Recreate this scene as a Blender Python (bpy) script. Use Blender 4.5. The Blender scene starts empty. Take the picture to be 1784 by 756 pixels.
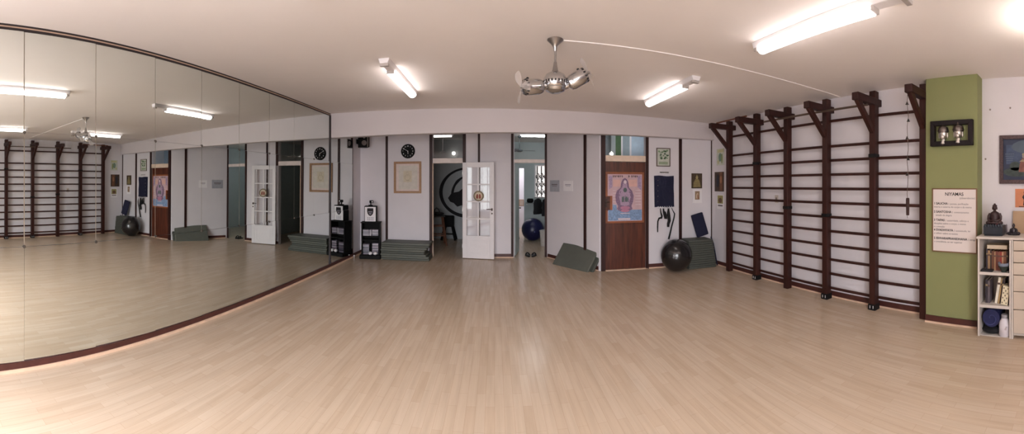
import bpy, math, random
from mathutils import Vector, Matrix

random.seed(7)
C = bpy.context.scene.collection
PI = math.pi
R = math.radians

# ------------------------------------------------------------------ survey helpers
EYE = 1.5          # camera height in metres
F, XC, YH = 650.0, 862.0, 322.0


def az(px):
    return (px - XC) / F


class Wall:
    """A vertical plane in plan: from p0 to p1, seen with p0 on the left."""
    def __init__(s, p0, p1):
        s.p0, s.p1 = Vector(p0), Vector(p1)
        s.d = (s.p1 - s.p0).normalized()
        s.rot = math.atan2(s.d.y, s.d.x)
        s.n = Vector((s.d.y, -s.d.x))          # towards the room

    def dist(s, px):
        a = az(px)
        r = Vector((math.sin(a), math.cos(a)))
        den = r.x * s.d.y - r.y * s.d.x
        return (s.p0.x * s.d.y - s.p0.y * s.d.x) / den

    def at(s, px, py, off=0.0):
        t = s.dist(px)
        a = az(px)
        return Vector((math.sin(a) * t + s.n.x * off, math.cos(a) * t + s.n.y * off, EYE + (YH - py) * t / F))

    def u(s, px):
        p = s.at(px, YH)
        return (Vector((p.x, p.y)) - s.p0).dot(s.d)

    def rect(s, x0, y0, x1, y1, off=0.0):
        """centre, width, height of a survey rectangle on this wall"""
        a, b = s.at(x0, (y0 + y1) / 2), s.at(x1, (y0 + y1) / 2)
        m = (x0 + x1) / 2
        t, bt = s.at(m, y0, off), s.at(m, y1, off)
        w = (Vector((b.x, b.y)) - Vector((a.x, a.y))).length
        return (t + bt) / 2, w, t.z - bt.z


def floor_pt(px, py):
    d = F * EYE / (py - YH)
    a = az(px)
    return Vector((math.sin(a) * d, math.cos(a) * d, 0))


BACK = Wall((-2.885, 7.70), (1.07, 7.70))
SLANT = Wall((1.07, 7.70), (1.80, 6.25))
RBACK = Wall((1.80, 6.25), (3.95, 6.02))
RIGHT = Wall((3.95, 6.02), (3.95, -2.2))
PILL = Wall((3.76, 1.66), (3.76, 1.07))
LEFT = Wall((-2.885, -2.2), (-2.885, 7.70))


def ceil_z(x):
    return 2.732 - 0.0183 * x


# ------------------------------------------------------------------ materials
def srgb(c):
    if isinstance(c, str):
        c = [int(c[i:i + 2], 16) for i in (0, 2, 4)]
    o = []
    for v in c[:3]:
        v = v / 255.0
        o.append(v / 12.92 if v <= 0.04045 else ((v + 0.055) / 1.055) ** 2.4)
    return (*o, 1.0)


MATS = {}


def mat(name, col, rough=0.6, metal=0.0, var=0.08, scale=12.0, bump=0.0, coat=0.0, spec=0.5, stretch=None, sheen=0.0):
    if name in MATS:
        return MATS[name]
    m = bpy.data.materials.new(name)
    m.use_nodes = True
    nt = m.node_tree
    b = nt.nodes['Principled BSDF']
    base = srgb(col)
    b.inputs['Roughness'].default_value = rough
    b.inputs['Metallic'].default_value = metal
    b.inputs['Specular IOR Level'].default_value = spec
    b.inputs['Coat Weight'].default_value = coat
    b.inputs['Sheen Weight'].default_value = sheen
    tc = nt.nodes.new('ShaderNodeTexCoord')
    mp = nt.nodes.new('ShaderNodeMapping')
    if stretch:
        mp.inputs['Scale'].default_value = stretch
    nz = nt.nodes.new('ShaderNodeTexNoise')
    nz.inputs['Scale'].default_value = scale
    nz.inputs['Detail'].default_value = 4
    rp = nt.nodes.new('ShaderNodeValToRGB')
    rp.color_ramp.elements[0].position = 0.3
    rp.color_ramp.elements[1].position = 0.7
    rp.color_ramp.elements[0].color = tuple(max(0, v * (1 - var)) for v in base[:3]) + (1,)
    rp.color_ramp.elements[1].color = tuple(min(1, v * (1 + var)) for v in base[:3]) + (1,)
    nt.links.new(tc.outputs['Object'], mp.inputs[0])
    nt.links.new(mp.outputs[0], nz.inputs['Vector'])
    nt.links.new(nz.outputs['Fac'], rp.inputs[0])
    nt.links.new(rp.outputs[0], b.inputs['Base Color'])
    if bump:
        bp = nt.nodes.new('ShaderNodeBump')
        bp.inputs['Strength'].default_value = bump
        bp.inputs['Distance'].default_value = 0.01
        nt.links.new(nz.outputs['Fac'], bp.inputs['Height'])
        nt.links.new(bp.outputs[0], b.inputs['Normal'])
    MATS[name] = m
    return m


def emis(name, col, strength):
    m = bpy.data.materials.new(name)
    m.use_nodes = True
    b = m.node_tree.nodes['Principled BSDF']
    b.inputs['Base Color'].default_value = srgb(col)
    b.inputs['Emission Color'].default_value = srgb(col)
    b.inputs['Emission Strength'].default_value = strength
    return m


def glass_mat(name, tint=(1, 1, 1, 1), ior=1.5):
    m = bpy.data.materials.new(name)
    m.use_nodes = True
    nt = m.node_tree
    nt.nodes.clear()
    o = nt.nodes.new('ShaderNodeOutputMaterial')
    mx = nt.nodes.new('ShaderNodeMixShader')
    fr = nt.nodes.new('ShaderNodeFresnel')
    fr.inputs['IOR'].default_value = ior
    tr = nt.nodes.new('ShaderNodeBsdfTransparent')
    tr.inputs[0].default_value = tint
    gl = nt.nodes.new('ShaderNodeBsdfGlossy')
    gl.inputs['Roughness'].default_value = 0.02
    ge = nt.nodes.new('ShaderNodeNewGeometry')
    ml = nt.nodes.new('ShaderNodeMath')
    ml.operation = 'MULTIPLY_ADD'            # reflect once, on the outer face of the pane
    ml.inputs[1].default_value = -1.0
    ml.inputs[2].default_value = 1.0
    m2 = nt.nodes.new('ShaderNodeMath')
    m2.operation = 'MULTIPLY'
    nt.links.new(ge.outputs['Backfacing'], ml.inputs[0])
    nt.links.new(ml.outputs[0], m2.inputs[0])
    nt.links.new(fr.outputs[0], m2.inputs[1])
    nt.links.new(m2.outputs[0], mx.inputs[0])
    nt.links.new(tr.outputs[0], mx.inputs[1])
    nt.links.new(gl.outputs[0], mx.inputs[2])
    nt.links.new(mx.outputs[0], o.inputs[0])
    return m


def floor_material():
    m = bpy.data.materials.new('maple_laminate')
    m.use_nodes = True
    nt = m.node_tree
    b = nt.nodes['Principled BSDF']
    tc = nt.nodes.new('ShaderNodeTexCoord')
    mp = nt.nodes.new('ShaderNodeMapping')
    mp.inputs['Rotation'].default_value = (0, 0, PI / 2)
    br = nt.nodes.new('ShaderNodeTexBrick')
    br.offset = 0.37
    br.inputs['Color1'].default_value = srgb((200, 181, 160))
    br.inputs['Color2'].default_value = srgb((193, 172, 149))
    br.inputs['Mortar'].default_value = srgb((182, 159, 135))
    br.inputs['Scale'].default_value = 1.0
    br.inputs['Mortar Size'].default_value = 0.0012
    br.inputs['Mortar Smooth'].default_value = 0.3
    br.inputs['Brick Width'].default_value = 0.42
    br.inputs['Row Height'].default_value = 0.064
    nz = nt.nodes.new('ShaderNodeTexNoise')
    mp2 = nt.nodes.new('ShaderNodeMapping')
    mp2.inputs['Scale'].default_value = (28, 1.6, 1)
    nz.inputs['Scale'].default_value = 1.0
    nz.inputs['Detail'].default_value = 6
    rp = nt.nodes.new('ShaderNodeValToRGB')
    rp.color_ramp.elements[0].position = 0.35
    rp.color_ramp.elements[0].color = (0.90, 0.89, 0.87, 1)
    rp.color_ramp.elements[1].position = 0.65
    rp.color_ramp.elements[1].color = (1.03, 1.03, 1.03, 1)
    mx = nt.nodes.new('ShaderNodeMix')
    mx.data_type = 'RGBA'
    mx.blend_type = 'MULTIPLY'
    mx.inputs['Factor'].default_value = 0.8
    nt.links.new(tc.outputs['Object'], mp.inputs[0])
    nt.links.new(tc.outputs['Object'], mp2.inputs[0])
    nt.links.new(mp.outputs[0], br.inputs['Vector'])
    nt.links.new(mp2.outputs[0], nz.inputs['Vector'])
    nt.links.new(nz.outputs['Fac'], rp.inputs[0])
    nt.links.new(br.outputs['Color'], mx.inputs[6])
    nt.links.new(rp.outputs[0], mx.inputs[7])
    nt.links.new(mx.outputs[2], b.inputs['Base Color'])
    b.inputs['Roughness'].default_value = 0.23
    b.inputs['Specular IOR Level'].default_value = 0.27
    return m


M_FLOOR = floor_material()
M_CEIL = mat('ceiling_paint', (236, 230, 227), 0.9, var=0.015, scale=2)
M_WALL = mat('white_wall_paint', (222, 218, 223), 0.75, var=0.02, scale=3)
M_BEAM = mat('beam_paint', (212, 205, 207), 0.8, var=0.015, scale=2)
M_DARK = mat('dark_stained_wood', (50, 24, 21), 0.5, spec=0.3, var=0.25, scale=6, stretch=(6, 6, 0.6))
M_LADDER = mat('mahogany_wood', (54, 26, 21), 0.48, spec=0.3, var=0.25, scale=5, stretch=(5, 5, 0.7))
M_PALE = mat('pale_quarter_round', (214, 184, 160), 0.5)
M_GREEN = mat('olive_green_paint', (134, 137, 92), 0.7, var=0.02, scale=3)
M_WHITE = mat('white_gloss_paint', (232, 228, 230), 0.4, var=0.02)
M_TEAL = mat('teal_grey_paint', (190, 201, 202), 0.8, var=0.02)
M_GREY = mat('grey_room_paint', (168, 172, 174), 0.8, var=0.03)
M_BLACK = mat('black_plastic', (10, 10, 11), 0.75, var=0.1, spec=0.25)
M_RUBBER = mat('black_rubber', (12, 11, 13), 0.6, spec=0.3)
M_CHROME = mat('brushed_chrome', (200, 200, 202), 0.16, 1.0, var=0.04)
M_STEEL = mat('satin_steel', (170, 166, 165), 0.3, 1.0, var=0.05)
M_MATG = mat('grey_green_vinyl', (90, 93, 85), 0.55, var=0.06, scale=9, bump=0.1)
M_MATD = mat('dark_grey_green_vinyl', (78, 81, 74), 0.6, var=0.06, scale=9)
M_NAVY = mat('navy_cloth', (22, 24, 52), 0.85, var=0.15, scale=40, bump=0.15)
M_WOODF = mat('honey_wood', (156, 116, 80), 0.45, var=0.15, scale=6, stretch=(5, 5, 5))
M_PAPER = mat('white_paper', (240, 237, 240), 0.8, var=0.02)
M_INK = mat('black_ink', (36, 32, 34), 0.8)
M_GREYINK = mat('grey_ink', (120, 112, 114), 0.8)
M_SHELF = mat('cream_laminate', (206, 197, 189), 0.5, var=0.02)
M_GLASS = glass_mat('clear_glass')
M_PANE = glass_mat('door_glass', ior=1.8)
M_MIRROR = mat('mirror_silver', (232, 238, 235), 0.0, 1.0, var=0.0)
M_TUBE = emis('lit_tube', (255, 246, 242), 9.0)
M_TUBE_FAR = emis('lit_tube_far_room', (255, 246, 240), 3.0)
M_TUBE_TEAL = emis('lit_tube_teal_room', (250, 252, 255), 38.0)


# ------------------------------------------------------------------ mesh builder
class MB:
    def __init__(s):
        s.v, s.f, s.m = [], [], []
        s.mi = 0
        s.T = Matrix.Identity(4)

    def use(s, i):
        s.mi = i
        return s

    def add(s, vs, fs):
        b = len(s.v)
        s.v += [s.T @ Vector(v) for v in vs]
        for f in fs:
            s.f.append([b + i for i in f])
            s.m.append(s.mi)
        return s

    def box(s, lo, hi):
        x0, y0, z0 = lo
        x1, y1, z1 = hi
        return s.add([(x0, y0, z0), (x1, y0, z0), (x1, y1, z0), (x0, y1, z0), (x0, y0, z1), (x1, y0, z1), (x1, y1, z1), (x0, y1, z1)],
                     [(3, 2, 1, 0), (4, 5, 6, 7), (0, 1, 5, 4), (1, 2, 6, 5), (2, 3, 7, 6), (3, 0, 4, 7)])

    def cbox(s, c, sz):
        return s.box([c[i] - sz[i] / 2 for i in range(3)], [c[i] + sz[i] / 2 for i in range(3)])

    def bar(s, p, q, w, h, up=(0, 0, 1)):
        p, q = Vector(p), Vector(q)
        d = (q - p).normalized()
        u = Vector(up)
        a = d.cross(u)
        if a.length < 1e-5:
            a = d.cross(Vector((1, 0, 0)))
        a.normalize()
        u = a.cross(d).normalized()
        vs = []
        for e in (p, q):
            for i, j in ((-1, -1), (1, -1), (1, 1), (-1, 1)):
                vs.append(e + a * (i * w / 2) + u * (j * h / 2))
        return s.add(vs, [(0, 1, 2, 3), (7, 6, 5, 4), (0, 4, 5, 1), (1, 5, 6, 2), (2, 6, 7, 3), (3, 7, 4, 0)])

    def cyl(s, p, q, r0, r1=None, n=16):
        r1 = r0 if r1 is None else r1
        p, q = Vector(p), Vector(q)
        d = (q - p).normalized()
        a = d.orthogonal().normalized()
        b = d.cross(a)
        vs = []
        for e, r in ((p, r0), (q, r1)):
            for k in range(n):
                t = 2 * PI * k / n
                vs.append(e + a * (r * math.cos(t)) + b * (r * math.sin(t)))
        fs = [(k, (k + 1) % n, n + (k + 1) % n, n + k) for k in range(n)]
        fs += [tuple(range(n - 1, -1, -1)), tuple(range(n, 2 * n))]
        return s.add(vs, fs)

    def tube(s, pts, r, n=8):
        pts = [Vector(p) for p in pts]
        rs = r if isinstance(r, (list, tuple)) else [r] * len(pts)
        vs = []
        a = None
        for i, p in enumerate(pts):
            d = (pts[min(i + 1, len(pts) - 1)] - pts[max(i - 1, 0)]).normalized()
            a = d.orthogonal().normalized() if a is None else (a - d * a.dot(d)).normalized()
            b = d.cross(a)
            for k in range(n):
                t = 2 * PI * k / n
                vs.append(p + a * (rs[i] * math.cos(t)) + b * (rs[i] * math.sin(t)))
        fs = []
        for i in range(len(pts) - 1):
            for k in range(n):
                fs.append((i * n + k, i * n + (k + 1) % n, (i + 1) * n + (k + 1) % n, (i + 1) * n + k))
        fs += [tuple(range(n - 1, -1, -1)), tuple(range((len(pts) - 1) * n, len(pts) * n))]
        return s.add(vs, fs)

    def lathe(s, prof, c=(0, 0, 0), axis=(0, 0, 1), n=24):
        """prof: list of (radius, height along axis)"""
        ax = Vector(axis).normalized()
        a = ax.orthogonal().normalized()
        b = ax.cross(a)
        c = Vector(c)
        vs, fs = [], []
        for r, h in prof:
            for k in range(n):
                t = 2 * PI * k / n
                vs.append(c + ax * h + a * (r * math.cos(t)) + b * (r * math.sin(t)))
        for i in range(len(prof) - 1):
            for k in range(n):
                fs.append((i * n + k, i * n + (k + 1) % n, (i + 1) * n + (k + 1) % n, (i + 1) * n + k))
        if prof[0][0] > 1e-6:
            fs.append(tuple(range(n - 1, -1, -1)))
        if prof[-1][0] > 1e-6:
            fs.append(tuple(range((len(prof) - 1) * n, len(prof) * n)))
        return s.add(vs, fs)

    def ell(s, c, r, nu=20, nv=12):
        rx, ry, rz = r if isinstance(r, (tuple, list)) else (r, r, r)
        vs, fs = [], []
        for i in range(1, nv):
            p = PI * i / nv
            for k in range(nu):
                t = 2 * PI * k / nu
                vs.append((c[0] + rx * math.sin(p) * math.cos(t), c[1] + ry * math.sin(p) * math.sin(t), c[2] - rz * math.cos(p)))
        lo, hi = len(vs), len(vs) + 1
        vs += [(c[0], c[1], c[2] - rz), (c[0], c[1], c[2] + rz)]
        for i in range(nv - 2):
            for k in range(nu):
                fs.append((i * nu + k, i * nu + (k + 1) % nu, (i + 1) * nu + (k + 1) % nu, (i + 1) * nu + k))
        for k in range(nu):
            fs.append((lo, (k + 1) % nu, k))
            fs.append((hi, (nv - 2) * nu + k, (nv - 2) * nu + (k + 1) % nu))
        return s.add(vs, fs)

    def prism(s, poly, y0, y1):
        """poly in the local xz plane, extruded from y0 (front, towards the viewer) to y1"""
        n = len(poly)
        vs = [(x, y0, z) for x, z in poly] + [(x, y1, z) for x, z in poly]
        ar = sum(poly[i][0] * poly[(i + 1) % n][1] - poly[(i + 1) % n][0] * poly[i][1] for i in range(n))
        f0, f1 = tuple(range(n)), tuple(range(2 * n - 1, n - 1, -1))
        sd = [(i, n + i, n + (i + 1) % n, (i + 1) % n) for i in range(n)]
        if ar < 0:
            f0, f1 = f0[::-1], f1[::-1]
            sd = [q[::-1] for q in sd]
        return s.add(vs, [f0, f1] + sd)

    def ring(s, ro, ri, y0, y1, c=(0, 0), n=40):
        vs, fs = [], []
        for k in range(n):
            t = 2 * PI * k / n
            for r in (ro, ri):
                for y in (y0, y1):
                    vs.append((c[0] + r * math.cos(t), y, c[1] + r * math.sin(t)))
        for k in range(n):
            a, b = 4 * k, 4 * ((k + 1) % n)
            fs += [(a, b, b + 2, a + 2), (a + 1, a + 3, b + 3, b + 1), (a, a + 1, b + 1, b), (a + 2, b + 2, b + 3, a + 3)]
        return s.add(vs, fs)

    def frame(s, w, h, t, y0, y1):
        """four mitred rails round an opening, outer size w x h, centred on the local origin (xz plane)"""
        o = [(-w / 2, -h / 2), (w / 2, -h / 2), (w / 2, h / 2), (-w / 2, h / 2)]
        i = [(-w / 2 + t, -h / 2 + t), (w / 2 - t, -h / 2 + t), (w / 2 - t, h / 2 - t), (-w / 2 + t, h / 2 - t)]
        for k in range(4):
            j = (k + 1) % 4
            s.prism([o[k], o[j], i[j], i[k]], y0, y1)
        return s

    def build(s, name, mats, parent=None, bevel=0.0, smooth=30, sub=0, seg=2):
        me = bpy.data.meshes.new(name)
        me.from_pydata([tuple(v) for v in s.v], [], s.f)
        mats = mats if isinstance(mats, (list, tuple)) else [mats]
        for m in mats:
            me.materials.append(m)
        for p, k in zip(me.polygons, s.m):
            p.material_index = min(k, len(mats) - 1)
            p.use_smooth = smooth > 0
        me.update()
        if smooth > 0:
            me.set_sharp_from_angle(angle=R(smooth))
        o = bpy.data.objects.new(name, me)
        C.objects.link(o)
        if parent:
            o.parent = parent
        if bevel:
            b = o.modifiers.new('bevel', 'BEVEL')
            b.width = bevel
            b.segments = seg
            b.limit_method = 'ANGLE'
            b.angle_limit = R(40)
        if sub:
            q = o.modifiers.new('sub', 'SUBSURF')
            q.levels = q.render_levels = sub
        return o


def tag(o, label=None, cat=None, group=None, kind=None):
    if label:
        o['label'] = label
    if cat:
        o['category'] = cat
    if group:
        o['group'] = group
    if kind:
        o['kind'] = kind
    return o


def thing(name, label, cat, loc, rot=0.0, group=None):
    o = bpy.data.objects.new(name, None)
    o.empty_display_size = 0.1
    C.objects.link(o)
    o.location = loc
    o.rotation_euler = (0, 0, rot) if not isinstance(rot, tuple) else rot
    return tag(o, label, cat, group)


def struct(name, mb, mats, loc=(0, 0, 0), rot=0.0, parent=None, bevel=0.0, label=None):
    o = mb.build(name, mats, parent, bevel=bevel)
    o.location = loc
    o.rotation_euler = (0, 0, rot)
    if not parent:
        o['kind'] = 'structure'
        if label:
            o['label'] = label
    return o


def dup(root):
    r = root.copy()
    C.objects.link(r)
    for ch in list(root.children):
        c = ch.copy()
        C.objects.link(c)
        c.parent = r
        for g in list(ch.children):
            d = g.copy()
            C.objects.link(d)
            d.parent = c
    return r


def lettering(name, txt, size, m, parent, loc, align='LEFT', bold=0.0, rot=(PI / 2, 0, 0), depth=0.0006):
    cu = bpy.data.curves.new(name, 'FONT')
    cu.body = txt
    cu.size = size
    cu.align_x = align
    cu.extrude = depth
    cu.offset = bold
    tmp = bpy.data.objects.new(name + '_src', cu)
    C.objects.link(tmp)
    bpy.context.view_layer.update()
    me = bpy.data.meshes.new_from_object(tmp.evaluated_get(bpy.context.evaluated_depsgraph_get()))
    bpy.data.objects.remove(tmp)
    bpy.data.curves.remove(cu)
    me.name = name
    me.materials.clear()
    me.materials.append(m)
    o = bpy.data.objects.new(name, me)
    C.objects.link(o)
    o.parent = parent
    o.location = loc
    o.rotation_euler = rot
    return o


# ================================================================== THE SETTING
ZT = 2.95
struct('floor', MB().box((-3.4, -2.6, -0.12), (4.4, 13.6, 0)), M_FLOOR)

mb = MB()
xl, xr, yn, yf = -3.3, 4.3, -2.5, 13.5
mb.add([(xl, yn, ceil_z(xl)), (xr, yn, ceil_z(xr)), (xr, yf, ceil_z(xr)), (xl, yf, ceil_z(xl)),
        (xl, yn, 3.1), (xr, yn, 3.1), (xr, yf, 3.1), (xl, yf, 3.1)],
       [(0, 1, 2, 3), (7, 6, 5, 4), (0, 4, 5, 1), (1, 5, 6, 2), (2, 6, 7, 3), (3, 7, 4, 0)][::1])
struct('ceiling', mb, M_CEIL)

struct('wall_left', MB().box((-3.05, -2.1, 0), (-2.9, 7.85, ZT)), M_WALL)
# the painted strip between the end of the mirror and the far left corner
struct('trim_1', MB().box((-2.9, 7.15, 0), (-2.872, 7.19, ZT - 0.2)), M_DARK)

# far wall, left stretch, with the two doorways open up to the ceiling (transoms above)
A0, A1 = -1.29, -0.663
B0, B1 = 0.403, 1.045
mb = MB()
mb.box((-2.95, 7.70, 0), (A0, 7.82, ZT))
mb.box((A1, 7.70, 0), (B0, 7.82, ZT))
struct('wall_far', mb, M_WALL)


def slab_between(p, q, thick, z0, z1, front=0.0):
    """a wall slab whose room side runs from p to q (plan) and whose depth is behind it"""
    w = Wall(p, q)
    L = (w.p1 - w.p0).length
    return MB().box((0, -front, z0), (L, thick, z1)), (w.p0.x, w.p0.y, 0), w.rot


mb, l, r = slab_between((1.055, 7.73), (1.80, 6.25), 0.10, 0, ZT)
struct('wall_slanted', mb, M_WALL, l, r)

# far wall, right stretch, with the dark door opening (u measured along the wall)
D0, D1 = RBACK.u(1053), RBACK.u(1125)
LR = (RBACK.p1 - RBACK.p0).length
mb = MB()
mb.box((0, 0, 0), (D0, 0.12, ZT))
mb.box((D1, 0, 0), (LR + 0.1, 0.12, ZT))
mb.box((D0, 0, 2.62), (D1, 0.12, ZT))
struct('wall_far_right', mb, M_WALL, (1.80, 6.25, 0), RBACK.rot)

struct('wall_right', MB().box((3.95, -2.1, 0), (4.1, 8.0, ZT)), M_WALL)
struct('pillar_right', MB().box((3.76, 1.07, 0), (3.95, 1.66, ZT)), M_GREEN, bevel=0.004)

# beam across the room in front of the far wall
mb = MB()
p = [(-2.9, 6.10), (3.95, 5.93), (3.95, 6.02), (3.95, 6.10), (-2.9, 6.27)]
mb2 = MB()
vs = [(-2.9, 6.10, 2.345), (3.96, 5.93, 2.352), (3.96, 6.08, 2.352), (-2.9, 6.25, 2.345)]
vs += [(x, y, ZT) for x, y, z in vs]
mb2.add(vs, [(3, 2, 1, 0), (4, 5, 6, 7), (0, 1, 5, 4), (1, 2, 6, 5), (2, 3, 7, 6), (3, 0, 4, 7)])
struct('beam', mb2, M_BEAM, bevel=0.008)

# near wall with tall windows behind the photographer: the daylight of the room
WX = [(-2.4, -1.25), (-0.95, 0.45)]
SILL = [0.25, 0.25]
NY = -1.75
HZ = 2.5
mb = MB()
for (a, b), sz in zip(WX, SILL):
    mb.box((a, NY - 0.35, 0), (b, NY, sz))
mb.box((-3.05, NY - 0.35, HZ), (4.1, NY, ZT))
xs = [-3.05] + [v for w in WX for v in w] + [4.1]
for i in range(0, len(xs), 2):
    mb.box((xs[i], NY - 0.35, 0), (xs[i + 1], NY, HZ))
struct('wall_near', mb, M_WALL)
for k, (a, b) in enumerate(WX):
    SZ = SILL[k]
    w = MB()
    y0, y1 = NY - 0.33, NY - 0.25
    w.box((a, y0, SZ), (a + 0.05, y1, HZ)).box((b - 0.05, y0, SZ), (b, y1, HZ))
    w.box((a + 0.05, y0, SZ), (b - 0.05, y1, SZ + 0.05)).box((a + 0.05, y0, HZ - 0.05), (b - 0.05, y1, HZ))
    wo = struct('window_%d' % (k + 1), w, M_WHITE)
    for j in (1, 2):
        x = a + (b - a) * j / 3
        struct('muntin', MB().box((x - 0.015, y0 + 0.02, SZ + 0.05), (x + 0.015, y1 - 0.02, HZ - 0.05)), M_WHITE, parent=wo)
    struct('window_pane', MB().box((a + 0.05, NY - 0.293, SZ + 0.05), (b - 0.05, NY - 0.287, HZ - 0.05)), M_GLASS, parent=wo)

# ---------------- rooms beyond the doorways
mb = MB()
mb.box((-2.7, 10.30, 0), (0.27, 10.42, ZT))
struct('wall_dark_room_back', mb, M_GREY)
struct('wall_dark_room_side', MB().box((-2.75, 7.82, 0), (-2.63, 10.42, ZT)), mat('dull_green_paint', (112, 120, 84), 0.8))
struct('wall_between_rooms', MB().box((0.27, 7.82, 0), (0.35, 10.72, ZT)), M_TEAL)
mb = MB()
mb.box((0.35, 10.60, 1.98), (0.84, 10.72, ZT))
mb.box((0.84, 10.60, 0), (1.13, 10.72, ZT))
mb.box((1.13, 10.60, 0), (1.80, 10.72, 1.12))
mb.box((1.13, 10.60, 2.08), (1.80, 10.72, ZT))
mb.box((1.80, 10.60, 0), (2.5, 10.72, ZT))
struct('wall_light_room_back', mb, M_TEAL)
struct('wall_light_room_side', MB().box((2.45, 7.6, 0), (2.55, 10.72, ZT)), M_TEAL)
mb = MB()
mb.box((0.27, 12.9, 0), (1.2, 13.0, ZT))
mb.box((0.20, 10.72, 0), (0.27, 13.0, ZT))
mb.box((1.1, 10.72, 0), (1.2, 12.9, ZT))
struct('wall_passage', mb, M_WALL)
# little room behind the dark door, painted with stripes
mb = MB()
z0, z1 = 0, ZT
xs = [1.75, 2.20, 2.215 + 0.0, 2.44, 2.47, 2.68, 2.72, 3.95]
w8 = Wall((1.6, 7.66), (3.95, 7.66))
cols = [(1040, 1068, 0), (1068, 1082, 1), (1082, 1085, 2), (1085, 1097, 0), (1097, 1100, 2), (1100, 1180, 3)]
for x0, x1, k in cols:
    mb.use(k).box((w8.at(x0, YH).x, 7.66, 0), (w8.at(x1, YH).x, 7.76, ZT))
struct('wall_striped', mb, [mat('stripe_grey', (150, 166, 172), 0.8), mat('stripe_green', (82, 116, 78), 0.8), M_WHITE, mat('stripe_blue', (176, 194, 208), 0.8)])

# window in the light room
w = MB()
w.box((1.13, 10.61, 1.12), (1.17, 10.68, 2.08)).box((1.76, 10.61, 1.12), (1.80, 10.68, 2.08))
w.box((1.17, 10.61, 1.12), (1.76, 10.68, 1.16)).box((1.17, 10.61, 2.04), (1.76, 10.68, 2.08))
wo = struct('window_3', w, M_WHITE)
g = MB()
for j in range(5):
    x = 1.22 + 0.115 * j
    g.cyl((x, 10.645, 1.16), (x, 10.645, 2.04), 0.015, n=6)
    for zc in (1.30, 1.52, 1.74):
        g.tube([(x + 0.045 * math.sin(t), 10.645, zc + 0.07 * math.cos(t) + 0.03 * math.sin(2 * t)) for t in [i * PI / 6 for i in range(12)]], 0.014, 5)
struct('window_grille', g, M_INK, parent=wo)

# ---------------- dark vertical strips on the walls
tn = [2]


def trim(W, px, w=0.05, z0=0.0, z1=2.70, d=0.022, m=None):
    u = W.u(px)
    p = W.p0 + W.d * u
    o = struct('trim_%d' % tn[0], MB().box((-w / 2, -d, z0), (w / 2, 0.0, z1)), m or M_DARK, (p.x, p.y, 0), W.rot, bevel=0.002)
    tn[0] += 1
    return o


trim(BACK, 674, 0.05)
trim(BACK, 751, 0.065)
trim(BACK, 809, 0.065, z0=1.95)
trim(BACK, 834.5, 0.045)
trim(BACK, 892.5, 0.05)
trim(BACK, 951, 0.05)
trim(SLANT, 1020, 0.06)
trim(RBACK, 1050.5, 0.075, d=0.04)
trim(RBACK, 1127, 0.05, d=0.03)
trim(RBACK, 1185, 0.055)
trim(RBACK, 1240.5, 0.05)

# transom rails, frames and glass
for (a, b, n) in ((A0, A1, 'a'), (B0, B1, 'b')):
    z0 = 1.95 if n == 'a' else 1.955
    struct('trim_%d' % tn[0], MB().box((a, 7.69, z0), (b, 7.80, z0 + (0.105 if n == 'a' else 0.075))), mat('cream_paint', (226, 214, 208), 0.5), bevel=0.003)
    tn[0] += 1
    wo = struct('window_%d' % (4 if n == 'a' else 5), MB().box((a, 7.73, 2.67), (b, 7.77, 2.72)), M_WHITE)
    struct('window_pane', MB().box((a, 7.748, z0 + 0.09), (b, 7.753, 2.67)), M_GLASS, parent=wo)
# pale stop bead on the left jamb of the dark doorway
struct('trim_%d' % tn[0], MB().box((A0 - 0.005, 7.675, 0), (A0 + 0.012, 7.70, 1.95)), M_PALE)
tn[0] += 1

# ---------------- baseboards
M_BASE = mat('baseboard_wood', (74, 38, 33), 0.45, var=0.15, scale=8)


def base_run(name, p, q, h=0.065, z=0.012):
    w = Wall(p, q)
    L = (w.p1 - w.p0).length
    mb = MB()
    mb.use(0).box((0, -0.016, z), (L, 0.0, z + h))
    mb.use(1).box((0, -0.028, 0), (L, 0.0, z + 0.006))
    return struct(name, mb, [M_BASE, M_PALE], (w.p0.x, w.p0.y, 0), w.rot)


base_run('baseboard_left', (-2.9, -1.74), (-2.9, 7.70), 0.055, 0.018).location.x += 0.018
base_run('baseboard_far', (-2.88, 7.70), (A0 - 0.02, 7.70))
base_run('baseboard_far_middle', (A1, 7.70), (B0 - 0.02, 7.70))
base_run('baseboard_slanted', (1.10, 7.64), (1.79, 6.27))
pp = RBACK.at(1130, YH)
base_run('baseboard_far_right', (pp.x, pp.y), (3.93, 6.022))
base_run('baseboard_right', (3.95, 6.0), (3.95, 1.68))
base_run('baseboard_pillar', (3.76, 1.66), (3.76, 1.07))
base_run('baseboard_right_near', (3.95, 1.05), (3.95, -1.74))

# dark double rail above the mirror
mb = MB()
zc = ceil_z(-2.885)
mb.use(0).box((-2.9, -1.74, zc - 0.012), (-2.868, 6.12, zc + 0.01))
mb.use(1).box((-2.9, -1.74, zc - 0.028), (-2.878, 6.12, zc - 0.012))
mb.use(0).box((-2.9, -1.74, zc - 0.044), (-2.868, 6.12, zc - 0.028))
struct('trim_%d' % tn[0], mb, [mat('black_brown_rail', (36, 24, 28), 0.5), M_PALE])
tn[0] += 1
struct('trim_%d' % tn[0], MB().box((-2.9, 6.062, 0.07), (-2.858, 6.092, zc - 0.03)), mat('black_brown_rail', (36, 24, 28), 0.5))
tn[0] += 1

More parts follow.
